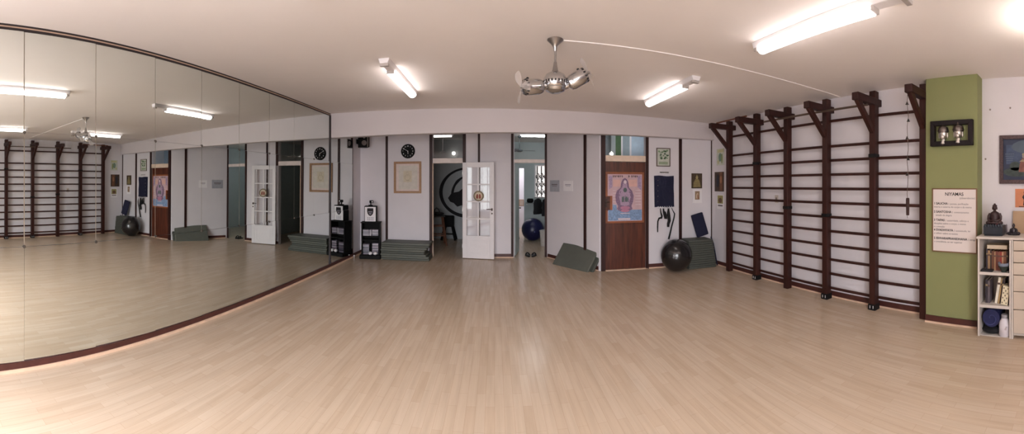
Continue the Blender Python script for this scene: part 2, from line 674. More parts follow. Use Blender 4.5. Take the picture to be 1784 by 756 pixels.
# ================================================================== MIRRORS
YJ = [6.06, 5.46, 4.82, 4.165, 3.52, 2.872, 2.235, 1.577, 0.92, 0.27]
ORD = ['first', 'second', 'third', 'fourth', 'fifth', 'sixth', 'seventh', 'eighth', 'ninth', 'tenth']
ROWS = [('bottom', 0.075, 1.0), ('middle', 1.0, 1.925), ('top', 1.925, zc - 0.046)]
YAW = {0: -0.5, 1: -0.5, 2: -0.25, 3: -0.25, 4: -0.45, 5: -0.65, 6: -0.75, 7: -0.75, 8: -0.75}
TILT = 0.3
cols = [(YJ[i + 1], YJ[i], i) for i in range(len(YJ) - 1)]
for rn, z0, z1 in ROWS:
    for y0, y1, k in cols:
        w, h = y1 - y0 - (0.004 if rn == 'bottom' else 0.011), z1 - z0 - (0.001 if rn == 'bottom' else 0.003)
        o = MB().box((-w / 2, 0, -h / 2), (w / 2, 0.005, h / 2)).build('wall_mirror', M_MIRROR, smooth=0)
        o.location = (-2.888 + 0.012, (y0 + y1) / 2, (z0 + z1) / 2)
        o.rotation_euler = (R(TILT), 0, PI / 2 + R(YAW[k]))
        tag(o, 'mirror panel, %s row, %s column from the dark post on the mirror wall' % (rn, ORD[k]),
            'mirror', 'mirror panels on the left wall')
    for jy in YJ[1:]:
        m = M_INK if rn == 'bottom' else mat('pale_joint', (206, 200, 190), 0.5)
        struct('trim_%d' % tn[0], MB().box((-2.8995, jy - 0.012, z0), (-2.884, jy + 0.012, z1)), m)
        tn[0] += 1
    z1b = min(z1, 2.42)
    w, h = 7.145 - 6.10, z1b - z0 - 0.003
    o = MB().box((-w / 2, 0, -h / 2), (w / 2, 0.005, h / 2)).build('wall_mirror', M_MIRROR, smooth=0)
    o.location = (-2.876, (7.145 + 6.10) / 2, (z0 + z1b) / 2)
    o.rotation_euler = (R(TILT), 0, PI / 2 + R(-1.0))
    tag(o, 'mirror panel in the %s row between the dark post and the far end trim' % rn, 'mirror', 'mirror panels on the left wall')

for rn, z in (('upper', 1.925), ('lower', 1.0)):
    for k, jy in enumerate(YJ[1:]):
        o = MB().lathe([(0.0, 0.004), (0.012, 0.004), (0.014, 0.0), (0.0, 0.0)], axis=(1, 0, 0), n=12).build('mirror_clip', mat('clip_dark', (92, 86, 80), 0.4, 0.6))
        o.location = (-2.8700, jy, z)
        tag(o, 'small round mirror clip on the %s seam, %s from the dark post' % (rn, ORD[k]), 'clip', 'mirror clips on the panel seams')

for px, py, lab in ((445, 521, 'small white door stop at the foot of the mirror wall, nearer the camera'), (617, 449.5, 'small white door stop at the far end of the mirror wall')):
    q = floor_pt(px, py)
    t = thing('door_stop', lab, 'door stop', (q.x, q.y, 0))
    MB().lathe([(0.018, 0), (0.018, 0.004), (0.012, 0.008), (0.011, 0.035), (0.0, 0.035)], n=14).build('stem', M_STEEL, t)
    MB().lathe([(0.0, 0.035), (0.015, 0.036), (0.017, 0.05), (0.012, 0.062), (0, 0.064)], n=14).build('cap', M_WHITE, t)

# ================================================================== CEILING LAMPS
def lamp(label, x, y_far, y_near, tube_frac=0.76, tube_mat=None):
    L = y_far - y_near
    z = ceil_z(x)
    t = thing('ceiling_lamp', label, 'ceiling lamp', (x, (y_far + y_near) / 2, z), 0, 'fluorescent lamps in the studio')
    t.rotation_euler = (0, 0.0183, 0)
    mb = MB()
    mb.prism([(-0.055, 0.0), (-0.055, -0.012), (-0.04, -0.05), (0.04, -0.05), (0.055, -0.012), (0.055, 0.0)], -L / 2, L / 2)
    mb.build('housing', M_WHITE, t, bevel=0.003)
    ge = mat('lamp_end_grey', (176, 168, 164), 0.5)
    MB().box((-0.045, -L / 2 + 0.01, -0.075), (0.045, -L / 2 + 0.05, -0.05)).build('end_cap', ge, t, bevel=0.004)
    MB().box((-0.045, L / 2 - 0.05, -0.075), (0.045, L / 2 - 0.01, -0.05)).build('end_cap', ge, t, bevel=0.004)
    MB().box((-0.042, L / 2 - 0.07 - L * tube_frac - 0.02, -0.085), (0.042, L / 2 - 0.07 - L * tube_frac, -0.05)).build('tube_holder', ge, t, bevel=0.004)
    d = MB()
    n = 14
    prof = [(0.052 * math.cos(a), -0.055 - 0.045 * math.sin(a)) for a in [PI * i / n for i in range(n + 1)]]
    d.prism(prof, L / 2 - 0.06 - L * tube_frac, L / 2 - 0.06)
    d.build('diffuser', tube_mat or M_TUBE, t, smooth=50)
    return t


lamp('lit fluorescent lamp on the ceiling near the mirror wall and beam, left of the fan', -1.08, 4.88, 3.52)
lamp('lit fluorescent lamp on the ceiling by the beam, right of the fan', 2.10, 4.85, 3.50)
lamp('large lit fluorescent lamp on the ceiling above the wall bars, nearest of the right row', 2.05, 2.42, 1.0)
lamp('fluorescent lamp overhead near the mirror wall, only its far end in the frame', -1.10, 2.07, 0.70)
zg = ceil_z(2.62)  # unseen globe, added to brighten the ceiling in the near right corner
gl_ = thing('added_glow_globe', 'unseen globe lamp added below the ceiling for the glow at its right corner', 'ceiling lamp', (2.62, 0.24, zg))
MB().lathe([(0.0, 0.0), (0.05, 0.0), (0.05, -0.012), (0.02, -0.03), (0.02, -0.06), (0.0, -0.06)], n=20).build('base', M_WHITE, gl_)
MB().ell((0, 0, -0.135), 0.075, 24, 14).build('globe', emis('added_globe_glow', (255, 244, 232), 38.0), gl_, smooth=180)

# ================================================================== CEILING FAN (two heads on a rotating hub)
fx, fy = 0.507, 3.10
zf = ceil_z(fx)
fan = thing('ceiling_fan', 'chrome ceiling fan with two swivelling motor heads on a round hub', 'ceiling fan', (fx, fy, zf))
MB().lathe([(0.068, 0.0), (0.069, -0.006), (0.055, -0.02), (0.032, -0.042), (0.018, -0.07), (0.011, -0.10), (0.0, -0.10)], n=28).build('canopy', M_STEEL, fan)
MB().cyl((0, 0, -0.10), (0, 0, -0.21), 0.009, n=14).build('rod', M_STEEL, fan)
MB().lathe([(0.0, -0.19), (0.013, -0.19), (0.015, -0.21), (0.026, -0.262), (0.036, -0.285), (0.0, -0.285)], n=22).build('coupling', M_STEEL, fan)
hub = MB()
hub.lathe([(0.0, -0.278), (0.05, -0.280), (0.08, -0.298), (0.098, -0.33), (0.102, -0.365), (0.096, -0.395), (0.088, -0.405), (0.09, -0.412), (0.078, -0.432), (0.045, -0.448), (0.0, -0.45)], n=36)
hub = hub.build('hub', M_CHROME, fan)
sl = MB()
for k in range(22):
    a = 2 * PI * k / 22
    sl.bar((0.1005 * math.cos(a), 0.1005 * math.sin(a), -0.352), (0.1005 * math.cos(a), 0.1005 * math.sin(a), -0.372), 0.012, 0.006, up=(math.cos(a), math.sin(a), 0))
sl.build('vent_grille', M_INK, hub)
M_BLADE = mat('pale_blade', (218, 210, 208), 0.4)
M_BLADE.node_tree.nodes['Principled BSDF'].inputs['Alpha'].default_value = 0.28


def fan_head(sx, pitch, yaw, base):
    """motor head whose axis leaves the hub sideways"""
    ax = Vector((sx * math.cos(pitch) * math.cos(yaw), math.cos(pitch) * math.sin(yaw), math.sin(pitch)))
    b = Vector(base)
    arm = MB()
    arm.cyl(b - ax * 0.05, b + ax * 0.03, 0.024, 0.03, 14)
    up = Vector((0, 0, 1))
    side = ax.cross(up).normalized()
    up2 = side.cross(ax).normalized()
    for s in (-1, 1):
        arm.bar(b + side * (0.03 * s), b + side * (0.062 * s) + ax * 0.07, 0.012, 0.02)
    arm.build('arm', M_CHROME, fan)
    h = MB()
    h.lathe([(0.0, 0.012), (0.032, 0.014), (0.055, 0.03), (0.065, 0.06), (0.065, 0.165), (0.057, 0.188), (0.036, 0.20), (0.012, 0.204), (0.010, 0.222), (0.0, 0.224)], c=b, axis=ax, n=28)
    ho = h.build('motor_head', M_CHROME, fan)
    a0 = ax.orthogonal().normalized()
    b0 = ax.cross(a0)
    s, s2 = MB(), MB()
    for k in range(12):
        t = 2 * PI * k / 12
        d = a0 * math.cos(t) + b0 * math.sin(t)
        s.bar(b + ax * 0.028 + d * 0.040, b + ax * 0.052 + d * 0.060, 0.008, 0.006, up=d)
        s2.bar(b + ax * 0.170 + d * 0.0635, b + ax * 0.188 + d * 0.058, 0.012, 0.006, up=d)
    s.build('vent_grille', M_INK, ho)
    s2.build('vent_grille', M_INK, ho)
    kx = MB()
    kx.ell(tuple(b + ax * 0.15 + up2 * 0.068), 0.012, 12, 8)
    kx.build('knob', M_INK, ho)
    for k in range(3):
        t = 2 * PI * k / 3 + 0.5
        d = a0 * math.cos(t) + b0 * math.sin(t)
        e = ax.cross(d)
        bl = MB()
        c0 = b + ax * 0.213
        vs = []
        prof = [(0.008, 0.010), (0.03, 0.022), (0.07, 0.040), (0.11, 0.046), (0.135, 0.034), (0.142, 0.012)]
        for sd in (-0.0012, 0.0012):
            for r, w in prof:
                tw = 0.45 - r * 1.6
                wv = e * math.cos(tw) + ax * math.sin(tw)
                nn = ax * math.cos(tw) - e * math.sin(tw)
                vs += [c0 + d * r - wv * w * 0.6 + nn * sd, c0 + d * r + wv * w + nn * sd]
        n = len(prof)
        fs = []
        for i in range(n - 1):
            a_, o2 = 2 * i, 2 * n
            fs += [(a_, a_ + 1, a_ + 3, a_ + 2), (o2 + a_, o2 + a_ + 2, o2 + a_ + 3, o2 + a_ + 1)]
            fs += [(a_, a_ + 2, o2 + a_ + 2, o2 + a_), (a_ + 1, o2 + a_ + 1, o2 + a_ + 3, a_ + 3)]
        fs += [(0, 2 * n, 2 * n + 1, 1), (2 * n - 2, 2 * n - 1, 4 * n - 1, 4 * n - 2)]
        bl.add(vs, fs)
        bl.build('blade', M_BLADE, ho)


fan_head(-1, R(-8), R(-22), (-0.095, -0.02, -0.405))
fan_head(1, R(30), R(-14), (0.095, -0.01, -0.385))

mb = MB()
x0, x1 = fx + 0.07, 3.945
mb.add([(x0, fy - 0.008, ceil_z(x0) - 0.008), (x1, fy - 0.15 - 0.008, ceil_z(x1) - 0.008), (x1, fy - 0.15 + 0.008, ceil_z(x1) - 0.008), (x0, fy + 0.008, ceil_z(x0) - 0.008),
        (x0, fy - 0.008, ceil_z(x0)), (x1, fy - 0.15 - 0.008, ceil_z(x1)), (x1, fy - 0.15 + 0.008, ceil_z(x1)), (x0, fy + 0.008, ceil_z(x0))],
       [(3, 2, 1, 0), (4, 5, 6, 7), (0, 1, 5, 4), (1, 2, 6, 5), (2, 3, 7, 6), (3, 0, 4, 7)])
tag(mb.build('cable_trunking', M_CEIL), 'thin white cable trunking across the ceiling from the fan to the wall bars', 'cable cover')

# ================================================================== WALL BARS
wb = thing('wall_bars', 'dark mahogany wall bars with six posts filling the right wall', 'wall bars', (3.86, 3.5, 0))
PY = [5.27, 4.53, 3.84, 3.11, 2.375, 1.712]
for i, y in enumerate(PY):
    yl = y - 3.5
    ztop = min(ceil_z(3.86) - 0.035, 2.63) - (0.02 if i == 0 else 0)
    po = MB().box((-0.07, yl - 0.041, 0.0), (0.02, yl + 0.041, ztop)).build('post', M_LADDER, wb, bevel=0.004)
    za = 2.50
    MB().box((-0.43, yl - 0.045, za - 0.045), (0.085, yl + 0.045, za + 0.04)).build('bracket_arm', M_DARK, po, bevel=0.006)
    MB().bar((-0.385, yl, za - 0.03), (-0.06, yl, za - 0.36), 0.055, 0.06).build('brace', M_LADDER, po, bevel=0.004)
    if i in (1, 3, 4):
        f = MB()
        f.box((-0.082, yl - 0.05, 0.0), (0.025, yl + 0.05, 0.07))
        f.use(1)
        for s in (-0.022, 0.022):
            f.box((-0.0835, yl + s - 0.004, 0.02), (-0.08, yl + s + 0.004, 0.055))
        f.build('rubber_foot', [M_RUBBER, M_PAPER], po, bevel=0.006)
    zc_ = {1: 1.84, 2: 1.17, 3: 1.10, 4: 1.85}.get(i)
    if zc_:
        f = MB()
        f.box((-0.078, yl - 0.048, zc_ - 0.022), (0.024, yl + 0.048, zc_ + 0.022))
        f.ell((-0.07, yl - 0.05, zc_), 0.02, 10, 8)
        f.build('clamp', M_RUBBER, po, bevel=0.004)
ZB = [0.143 + 0.1865 * k for k in range(11)] + [2.34]
for i in range(5):
    ya, yb = PY[i] - 3.5 - 0.041, PY[i + 1] - 3.5 + 0.041
    for z in ZB:
        m = MB()
        n = 12
        vs = []
        for y in (ya, yb):
            for k in range(n):
                t = 2 * PI * k / n
                vs.append((0.0 + 0.014 * math.cos(t), y, z + 0.018 * math.sin(t)))
        m.add(vs, [(k, n + k, n + (k + 1) % n, (k + 1) % n) for k in range(n)] + [tuple(range(n)), tuple(range(2 * n - 1, n - 1, -1))])
        m.build('bar', M_LADDER, wb)
rod = MB().cyl((-0.28, PY[0] - 3.5 + 0.02, 2.556), (-0.28, PY[1] - 3.5 - 0.05, 2.556), 0.014, n=10)
rod.build('pull_up_rod', mat('warm_wood_rod', (104, 58, 40), 0.4), wb)
rod = MB().cyl((-0.20, PY[2] - 3.5 + 0.32, 2.435), (-0.20, PY[4] - 3.5 - 0.02, 2.435), 0.014, n=10)
rod.build('pull_up_rod', mat('worn_rod', (92, 76, 66), 0.4, 0.3), wb)

# cord with little bells hanging from the last bracket
q = Vector((3.86 - 0.40, PY[5], 2.455))
cd = thing('bell_cord', 'thin hanging cord with small dark bells in front of the last bay of wall bars', 'cord', (q.x, q.y + 0.02, q.z))
cpts = [(0.004 * math.sin(i * 1.7), 0.006 * math.sin(i), -0.05 * i) for i in range(27)]
MB().tube(cpts, 0.003, 6).build('cord', mat('grey_cord', (96, 84, 76), 0.8), cd)
for k, zz in enumerate((-0.12, -0.30, -0.48, -0.70, -0.86)):
    MB().lathe([(0.0, 0.03), (0.006, 0.028), (0.010, 0.012), (0.019, 0.0), (0.0, 0.0)], c=(0.006 * (-1) ** k, 0.01 * (-1) ** k, zz), n=12).build('bell', M_INK, cd)
MB().lathe([(0.0, 0.0), (0.016, 0.0), (0.019, -0.02), (0.016, -0.18), (0.0, -0.182)], c=(0, 0, -1.09), n=12).build('handle', M_DARK, cd)

# wall switch behind the bars
c, w, h = RIGHT.rect(1350, 340, 1357, 353)
t = thing('light_switch', 'small pale wall switch between the wall bars', 'switch', c, RIGHT.rot)
MB().cbox((0, -0.006, 0), (0.075, 0.012, 0.115)).build('plate', mat('switch_grey', (190, 178, 170), 0.5), t, bevel=0.004)
MB().cbox((0, -0.014, 0), (0.025, 0.010, 0.045)).build('rocker', mat('switch_dark', (120, 110, 106), 0.5), t, bevel=0.002)

# ================================================================== GLAZED WHITE DOOR
hx, hy = -0.655, 7.60
lw, lh = 0.655, 1.955
dr = MB()
st = 0.085
dr.box((0, -0.018, 0.012), (st, 0.018, lh)).box((lw - st, -0.018, 0.012), (lw, 0.018, lh))
dr.box((st, -0.018, lh - 0.10), (lw - st, 0.018, lh))
dr.box((st, -0.018, 0.012), (lw - st, 0.018, 0.47))
gz0, gz1 = 0.47, lh - 0.10
for j in range(1, 4):
    z = gz0 + (gz1 - gz0) * j / 4
    dr.box((st, -0.014, z - 0.014), (lw - st, 0.014, z + 0.014))
for j in range(4):
    za_, zb_ = gz0 + (gz1 - gz0) * j / 4 + (0.014 if j else 0), gz0 + (gz1 - gz0) * (j + 1) / 4 - (0.014 if j < 3 else 0)
    dr.box((lw / 2 - 0.016, -0.014, za_), (lw / 2 + 0.016, 0.014, zb_))
d1 = struct('door_1', dr, M_WHITE, (hx, hy, 0), R(-11), bevel=0.003, label='white glazed door with eight panes and a round emblem, swung open beside the dark doorway')
pn = MB()
pn.frame(lw - 2 * st - 0.10, 0.30, 0.012, -0.0215, -0.018)
pn.T = Matrix.Identity(4)
o = pn.build('lower_panel', M_WHITE, d1)
o.location = (lw / 2, 0, 0.245)
struct('window_pane', MB().box((st, -0.002, gz0), (lw - st, 0.002, gz1)), M_PANE, parent=d1)
hd = MB()
hd.cbox((lw - 0.042, -0.021, 1.005), (0.032, 0.006, 0.05))
hd.cyl((lw - 0.042, -0.02, 1.01), (lw - 0.042, -0.05, 1.01), 0.008, n=10)
hd.tube([(lw - 0.042, -0.05, 1.01), (lw - 0.08, -0.052, 1.012), (lw - 0.15, -0.05, 1.008)], [0.009, 0.009, 0.007], 10)
hd.cyl((lw - 0.042, -0.018, 0.925), (lw - 0.042, -0.023, 0.925), 0.017, n=14)
hd.build('handle', mat('dark_bronze', (72, 62, 58), 0.35, 0.9), d1)
em = MB()
ec = (lw / 2 + 0.01, 1.275)
em.use(0).ring(0.105, 0.085, -0.026, -0.015, ec, 36)
em.use(1).ring(0.085, 0.0005, -0.022, -0.015, ec, 36)
em.use(2)
em.ring(0.080, 0.076, -0.024, -0.02, ec, 32)
for s in (-1, 1):
    em.use(3).prism([(ec[0] + s * 0.008, ec[1] - 0.055), (ec[0] + s * 0.048, ec[1] - 0.05), (ec[0] + s * 0.05, ec[1] - 0.005), (ec[0] + s * 0.036, ec[1] + 0.035), (ec[0] + s * 0.014, ec[1] + 0.04), (ec[0] + s * 0.006, ec[1])], -0.026, -0.021)
em.use(1).prism([(ec[0] - 0.007, ec[1] - 0.055), (ec[0] + 0.007, ec[1] - 0.055), (ec[0] + 0.005, ec[1] + 0.05), (ec[0] - 0.005, ec[1] + 0.05)], -0.027, -0.021)
o = em.build('emblem', [mat('bronze_green_ring', (112, 96, 66), 0.5), mat('cream_disc', (214, 200, 176), 0.6), M_INK, mat('brick_red', (132, 58, 42), 0.6)], d1)
tag(o, 'round emblem with brown ring and red marks')
for z in (0.25, 1.0, 1.75):
    MB().cyl((-0.006, 0.0, z - 0.04), (-0.006, 0.0, z + 0.04), 0.007, n=10).build('hinge', M_STEEL, d1)

# ================================================================== DARK DOOR WITH POSTER
dw = D1 - D0
pd = RBACK.p0 + RBACK.d * D0
zd = RBACK.at(1089, 280).z
M_DOOR = mat('red_brown_door', (84, 40, 25), 0.38, var=0.45, scale=3.2, stretch=(9, 9, 0.8))
d2 = struct('door_2', MB().box((0.0, 0.02, 0.012), (dw, 0.06, zd - 0.02)), M_DOOR, (pd.x, pd.y, 0), RBACK.rot, bevel=0.003, label='closed red-brown wooden door with a poster on it, under a glazed transom')
zr = RBACK.at(1089, 271).z
struct('trim_%d' % tn[0], MB().box((0, -0.012, zd - 0.015), (dw, 0.07, zr)), mat('beige_paint', (226, 204, 184), 0.5), (pd.x, pd.y, 0), RBACK.rot, bevel=0.003)
tn[0] += 1
wo = struct('window_6', MB().box((0, 0.02, 2.58), (dw, 0.06, 2.62)), M_DARK, (pd.x, pd.y, 0), RBACK.rot)
struct('window_pane', MB().box((0, 0.035, zr), (dw, 0.040, 2.58)), M_GLASS, parent=wo)
struct('trim_%d' % tn[0], MB().box((-0.03, -0.03, 0), (dw + 0.03, 0.06, 0.012)), M_PALE, (pd.x, pd.y, 0), RBACK.rot)
tn[0] += 1
lk = MB()
hz = RBACK.at(1058, 354).z
lk.cbox((0.028, 0.012, hz), (0.04, 0.016, 0.15))
lk.cyl((0.03, 0.008, hz + 0.02), (0.03, -0.03, hz + 0.02), 0.009, n=10)
lk.tube([(0.03, -0.03, hz + 0.02), (0.05, -0.032, hz + 0.02), (0.085, -0.03, hz + 0.018)], 0.008, 8)
lk.build('handle', mat('dark_bronze', (72, 62, 58), 0.35, 0.9), d2, bevel=0.002)

c, w, h = RBACK.rect(1055, 300, 1122, 388)
po = thing('framed_poster', 'pink and blue poster of a seated hooded figure, framed on the wooden door', 'poster', (c.x, c.y, c.z), RBACK.rot)
po.location += Vector((RBACK.n.x * -0.018, RBACK.n.y * -0.018, 0))
def PX(x):
    return (x - 1088.5) / 67 * w
def PZ(y):
    return (344 - y) / 88 * h
NOTCH = [(1054.5, 388.5), (1122.5, 388.5), (1122.5, 299.5), (1054.5, 299.5), (1054.5, 342), (1063, 342), (1063, 366), (1054.5, 366)]
MB().prism([(PX(x), PZ(y)) for x, y in NOTCH], -0.016, -0.002).build('frame', mat('orange_brown_wood', (140, 78, 42), 0.45, var=0.2, scale=8), po, bevel=0.002)
pr = MB()
PAL = [mat('poster_pink', (198, 168, 174), 0.7), mat('poster_lilac', (164, 144, 172), 0.7, var=0.25, scale=40), mat('poster_blue', (128, 154, 190), 0.7, var=0.3, scale=40),
       mat('poster_peach', (214, 172, 164), 0.7), mat('poster_plum', (128, 104, 130), 0.7, var=0.3, scale=50), M_INK, mat('poster_sage', (92, 104, 104), 0.7),
       mat('poster_rose', (186, 128, 152), 0.7), mat('poster_white', (216, 200, 206), 0.7), mat('poster_mauve', (172, 148, 172), 0.7, var=0.2, scale=50)]


def P(k, pts, y):
    pr.use(k).prism([(PX(a), PZ(b)) for a, b in pts], y, y + 0.0012)


inn = [(1059, 385), (1119, 385), (1119, 303.5), (1059, 303.5), (1059, 341), (1067, 341), (1067, 367), (1059, 367)]
P(0, inn, -0.0175)
y1 = -0.0187
P(1, [(1061, 306), (1067, 306), (1067, 326), (1061, 330)], y1)
P(1, [(1111, 306), (1118, 306), (1118, 332), (1111, 326)], y1)
P(3, [(1068, 313), (1081, 313), (1081, 325), (1068, 325)], y1)
P(3, [(1095, 313), (1110, 313), (1110, 325), (1095, 325)], y1)
P(2, [(1060, 365.5), (1118.5, 365.5), (1118.5, 384), (1060, 384)], y1)
P(2, [(1067.5, 355), (1074, 356), (1075, 365.5), (1067.5, 365.5)], y1)
# hooded figure
body = [(1089, 310), (1092, 312), (1095, 319), (1096, 327), (1101, 332), (1104, 341), (1103, 351), (1100, 359), (1102, 364), (1096, 368), (1081, 368), (1075, 364), (1077, 359), (1073, 351), (1072, 341), (1075, 332), (1081, 327), (1082, 319), (1085, 312)]
P(4, body, -0.0199)
P(9, [(1089, 314), (1092, 318), (1093, 326), (1098, 333), (1099, 343), (1096, 352), (1097, 357), (1089, 359), (1081, 357), (1081, 352), (1078, 343), (1079, 333), (1084, 326), (1086, 318)], -0.0211)
for cx, cy, rx, ry, k in ((1089, 317, 2.6, 3.2, 8), (1089, 331, 3.2, 4.0, 6), (1085.5, 347, 2.0, 5.0, 6), (1091.5, 347, 2.0, 5.0, 6), (1089, 362, 8.5, 3.0, 7), (1089, 367, 7.5, 2.6, 7)):
    P(k, [(cx + rx * math.cos(t), cy + ry * math.sin(t)) for t in [2 * PI * i / 16 for i in range(16)]], -0.0223)
for yy in (331, 336, 341, 346, 351, 356):
    P(8, [(1107, yy), (1117, yy), (1117, yy + 1), (1107, yy + 1)], -0.0199)
    P(8, [(1068, yy), (1073, yy), (1073, yy + 0.8), (1068, yy + 0.8)], -0.0199)
P(8, [(1081, 371), (1097, 371), (1097, 372.2), (1081, 372.2)], -0.0223)
P(8, [(1077, 380), (1098, 380), (1098, 383), (1077, 383)], -0.0223)
for dx in (-5.2, -2.6, 0.0, 2.6, 5.2):
    P(6, [(1089 + dx - 0.5, 341 + abs(dx) * 0.5), (1089 + dx + 0.5, 341 + abs(dx) * 0.5), (1089 + dx + 0.7, 352), (1089 + dx - 0.7, 352)], -0.0235)
for sx in (-1, 1):
    for r_ in range(4):
        P(4, [(1089 + sx * (7 + r_ * 1.6), 333 + r_ * 5), (1089 + sx * (8.4 + r_ * 1.4), 333 + r_ * 5), (1089 + sx * (9.4 + r_ * 1.0), 337 + r_ * 5), (1089 + sx * (8.2 + r_ * 1.0), 337 + r_ * 5)], -0.0235)
# the row of title strokes
for i, x in enumerate((1068, 1071, 1074, 1077, 1080, 1083, 1095, 1100, 1103, 1106, 1109)):
    P(5, [(x, 305.2), (x + 0.9, 305.2), (x + 1.2 + 0.5 * (i % 2), 309.2), (x + 0.3 * (i % 3), 309.0)], -0.0199)
    P(5, [(x + 0.8, 306.6), (x + 2.4, 306.3), (x + 2.4, 307.2), (x + 0.8, 307.5)], -0.0205)
pr.build('print', PAL, po, smooth=0)

# ================================================================== THINGS ON THE FAR WALL (left stretch)
c = BACK.at(711, 263.5)
ck = thing('wall_clock', 'round black wall clock with white numerals above the wooden picture frame', 'clock', (c.x, 7.70, c.z))
MB().lathe([(0.0, 0.0), (0.150, 0.0), (0.153, 0.012), (0.146, 0.030), (0.138, 0.034), (0.136, 0.026), (0.0, 0.026)], axis=(0, -1, 0), n=48).build('case', M_BLACK, ck)
for k in range(12):
    a = PI / 2 - 2 * PI * (k + 1) / 12
    s = 0.034
    lettering('numeral', str(k + 1), s, M_PAPER, ck, (0.108 * math.cos(a), -0.0275, 0.108 * math.sin(a) - s * 0.35), 'CENTER', 0.0012)
hn = MB()
for ang, L, w_ in ((R(-85), 0.06, 0.009), (R(150), 0.09, 0.006)):
    hn.bar((0, -0.030, 0), (L * math.cos(ang), -0.030, L * math.sin(ang)), 0.002, w_, up=(-math.sin(ang), 0, math.cos(ang)))
hn.cyl((0, -0.026, 0), (0, -0.033, 0), 0.008, n=12)
hn.build('hand', M_PAPER, ck)

c, w, h = BACK.rect(686.5, 281.5, 734, 336.5)
fr = thing('framed_drawing', 'square honey wood frame with a faint pale drawing, hanging under the clock', 'picture', c, 0)
MB().frame(w, h, 0.045, -0.032, 0.0).build('frame', M_WOODF, fr, bevel=0.004)
pr = MB()
pr.use(0).cbox((0, -0.004, 0), (w - 0.08, 0.006, h - 0.08))
pr.use(1).cbox((0.01, -0.0075, 0.0), (w - 0.19, 0.003, h - 0.17))
pr.use(2).cbox((0.0, -0.0095, 0.02), (0.18, 0.003, 0.24))
pr.use(3)
pr.ring(0.062, 0.056, -0.0135, -0.010, (0.0, 0.0), 24)
pr.ring(0.034, 0.030, -0.0135, -0.010, (0.0, 0.075), 20)
pr.prism([(-0.05, -0.07), (0.05, -0.07), (0.03, -0.062), (-0.03, -0.062)], -0.0135, -0.010)
pr.build('drawing', [mat('frame_mount', (222, 206, 200), 0.7), mat('drawing_paper', (212, 206, 196), 0.7), mat('drawing_tint', (206, 196, 174), 0.7), mat('pencil_tan', (176, 162, 138), 0.8)], fr)

# wall speaker by the far left corner
spk = thing('wall_speaker', 'black loudspeaker on a bracket high in the far left corner', 'speaker', (-2.885, 7.46, 2.425), 0)
sp = MB()
sp.T = Matrix.Translation((0.15, 0, 0)) @ Matrix.Rotation(R(38), 4, 'Z')
sp.box((-0.10, -0.09, -0.13), (0.10, 0.09, 0.14))
body_ = sp.build('cabinet', M_BLACK, spk, bevel=0.008)
sg = MB()
sg.T = sp.T
sg.box((0.045, -0.102, -0.125), (0.07, -0.09, 0.135))
sg.cyl((-0.02, -0.09, -0.04), (-0.02, -0.098, -0.04), 0.055, n=24)
sg.cyl((-0.02, -0.09, 0.075), (-0.02, -0.096, 0.075), 0.025, n=18)
sg.build('front_strip', M_STEEL, spk)
sb = MB()
sb.bar((0.0, 0, 0), (0.10, 0, 0), 0.04, 0.03).cbox((0.006, 0, 0), (0.012, 0.10, 0.10))
sb.build('bracket', M_BLACK, spk)

# ---------------- black CD rack
q = floor_pt(643, 450)
rk = thing('media_rack', 'low black rack of disc cases in the far left corner beside the mirror', 'rack', (q.x, q.y + 0.14, 0), R(12))
rw, rd, rh = 0.36, 0.26, 0.735
MB().box((-rw / 2 - 0.04, -rd / 2 - 0.10, 0.0), (rw / 2 + 0.03, rd / 2, 0.075)).build('plinth', M_BLACK, rk, bevel=0.012)
for s in (-1, 1):
    MB().box((s * rw / 2 - 0.012, -rd / 2, 0.075), (s * rw / 2 + 0.012, rd / 2, rh - 0.02)).build('side_panel', M_BLACK, rk, bevel=0.003)
for z in (0.36, 0.44):
    MB().box((-rw / 2 + 0.012, -rd / 2, z), (rw / 2 - 0.012, rd / 2 - 0.012, z + 0.018)).build('shelf', M_BLACK, rk, bevel=0.002)
MB().box((-rw / 2 + 0.012, rd / 2 - 0.012, 0.075), (rw / 2 - 0.012, rd / 2, rh - 0.02)).build('back_panel', M_BLACK, rk)
MB().box((-rw / 2 - 0.025, -rd / 2 - 0.012, rh - 0.02), (rw / 2 + 0.025, rd / 2, rh)).build('top', M_BLACK, rk, bevel=0.004)


def on(root, x, y, z):
    bpy.context.view_layer.update()
    return root.matrix_basis @ Vector((x, y, z))


cd_cols = [(128, 124, 136), (84, 80, 94), (176, 170, 180), (62, 60, 74), (112, 98, 112), (40, 38, 50)]
cdm = [mat('disc_case_%d' % i, c, 0.3, var=0.1, scale=60) for i, c in enumerate(cd_cols)]


NUM = ['first', 'second', 'third', 'fourth', 'fifth', 'sixth', 'seventh', 'eighth', 'ninth', 'tenth', 'eleventh', 'twelfth', 'thirteenth', 'fourteenth', 'fifteenth', 'sixteenth', 'seventeenth', 'eighteenth', 'nineteenth', 'twentieth', 'twenty-first', 'twenty-second']


def discs(n, x, z, label, group, vertical=False):
    for k in range(n):
        m = cdm[random.randrange(6)]
        if vertical:
            b = MB().cbox((0, 0, 0.0625), (0.0095, 0.14, 0.125))
            lo = on(rk, x + k * 0.0105, -0.04, z)
        else:
            b = MB().cbox((0, 0, 0.0052), (0.125, 0.14, 0.0098))
            lo = on(rk, x + random.uniform(-0.004, 0.004), -0.045 + random.uniform(-0.006, 0.006), z + k * 0.0106)
        o = b.build('disc_case', m, smooth=0, bevel=0.001)
        o.location = lo
        o.rotation_euler = (0, 0, R(12))
        tag(o, 'disc case, %s %s' % (NUM[k] + (' from the mirror side' if vertical else ' from the bottom'), label), 'disc case', group)


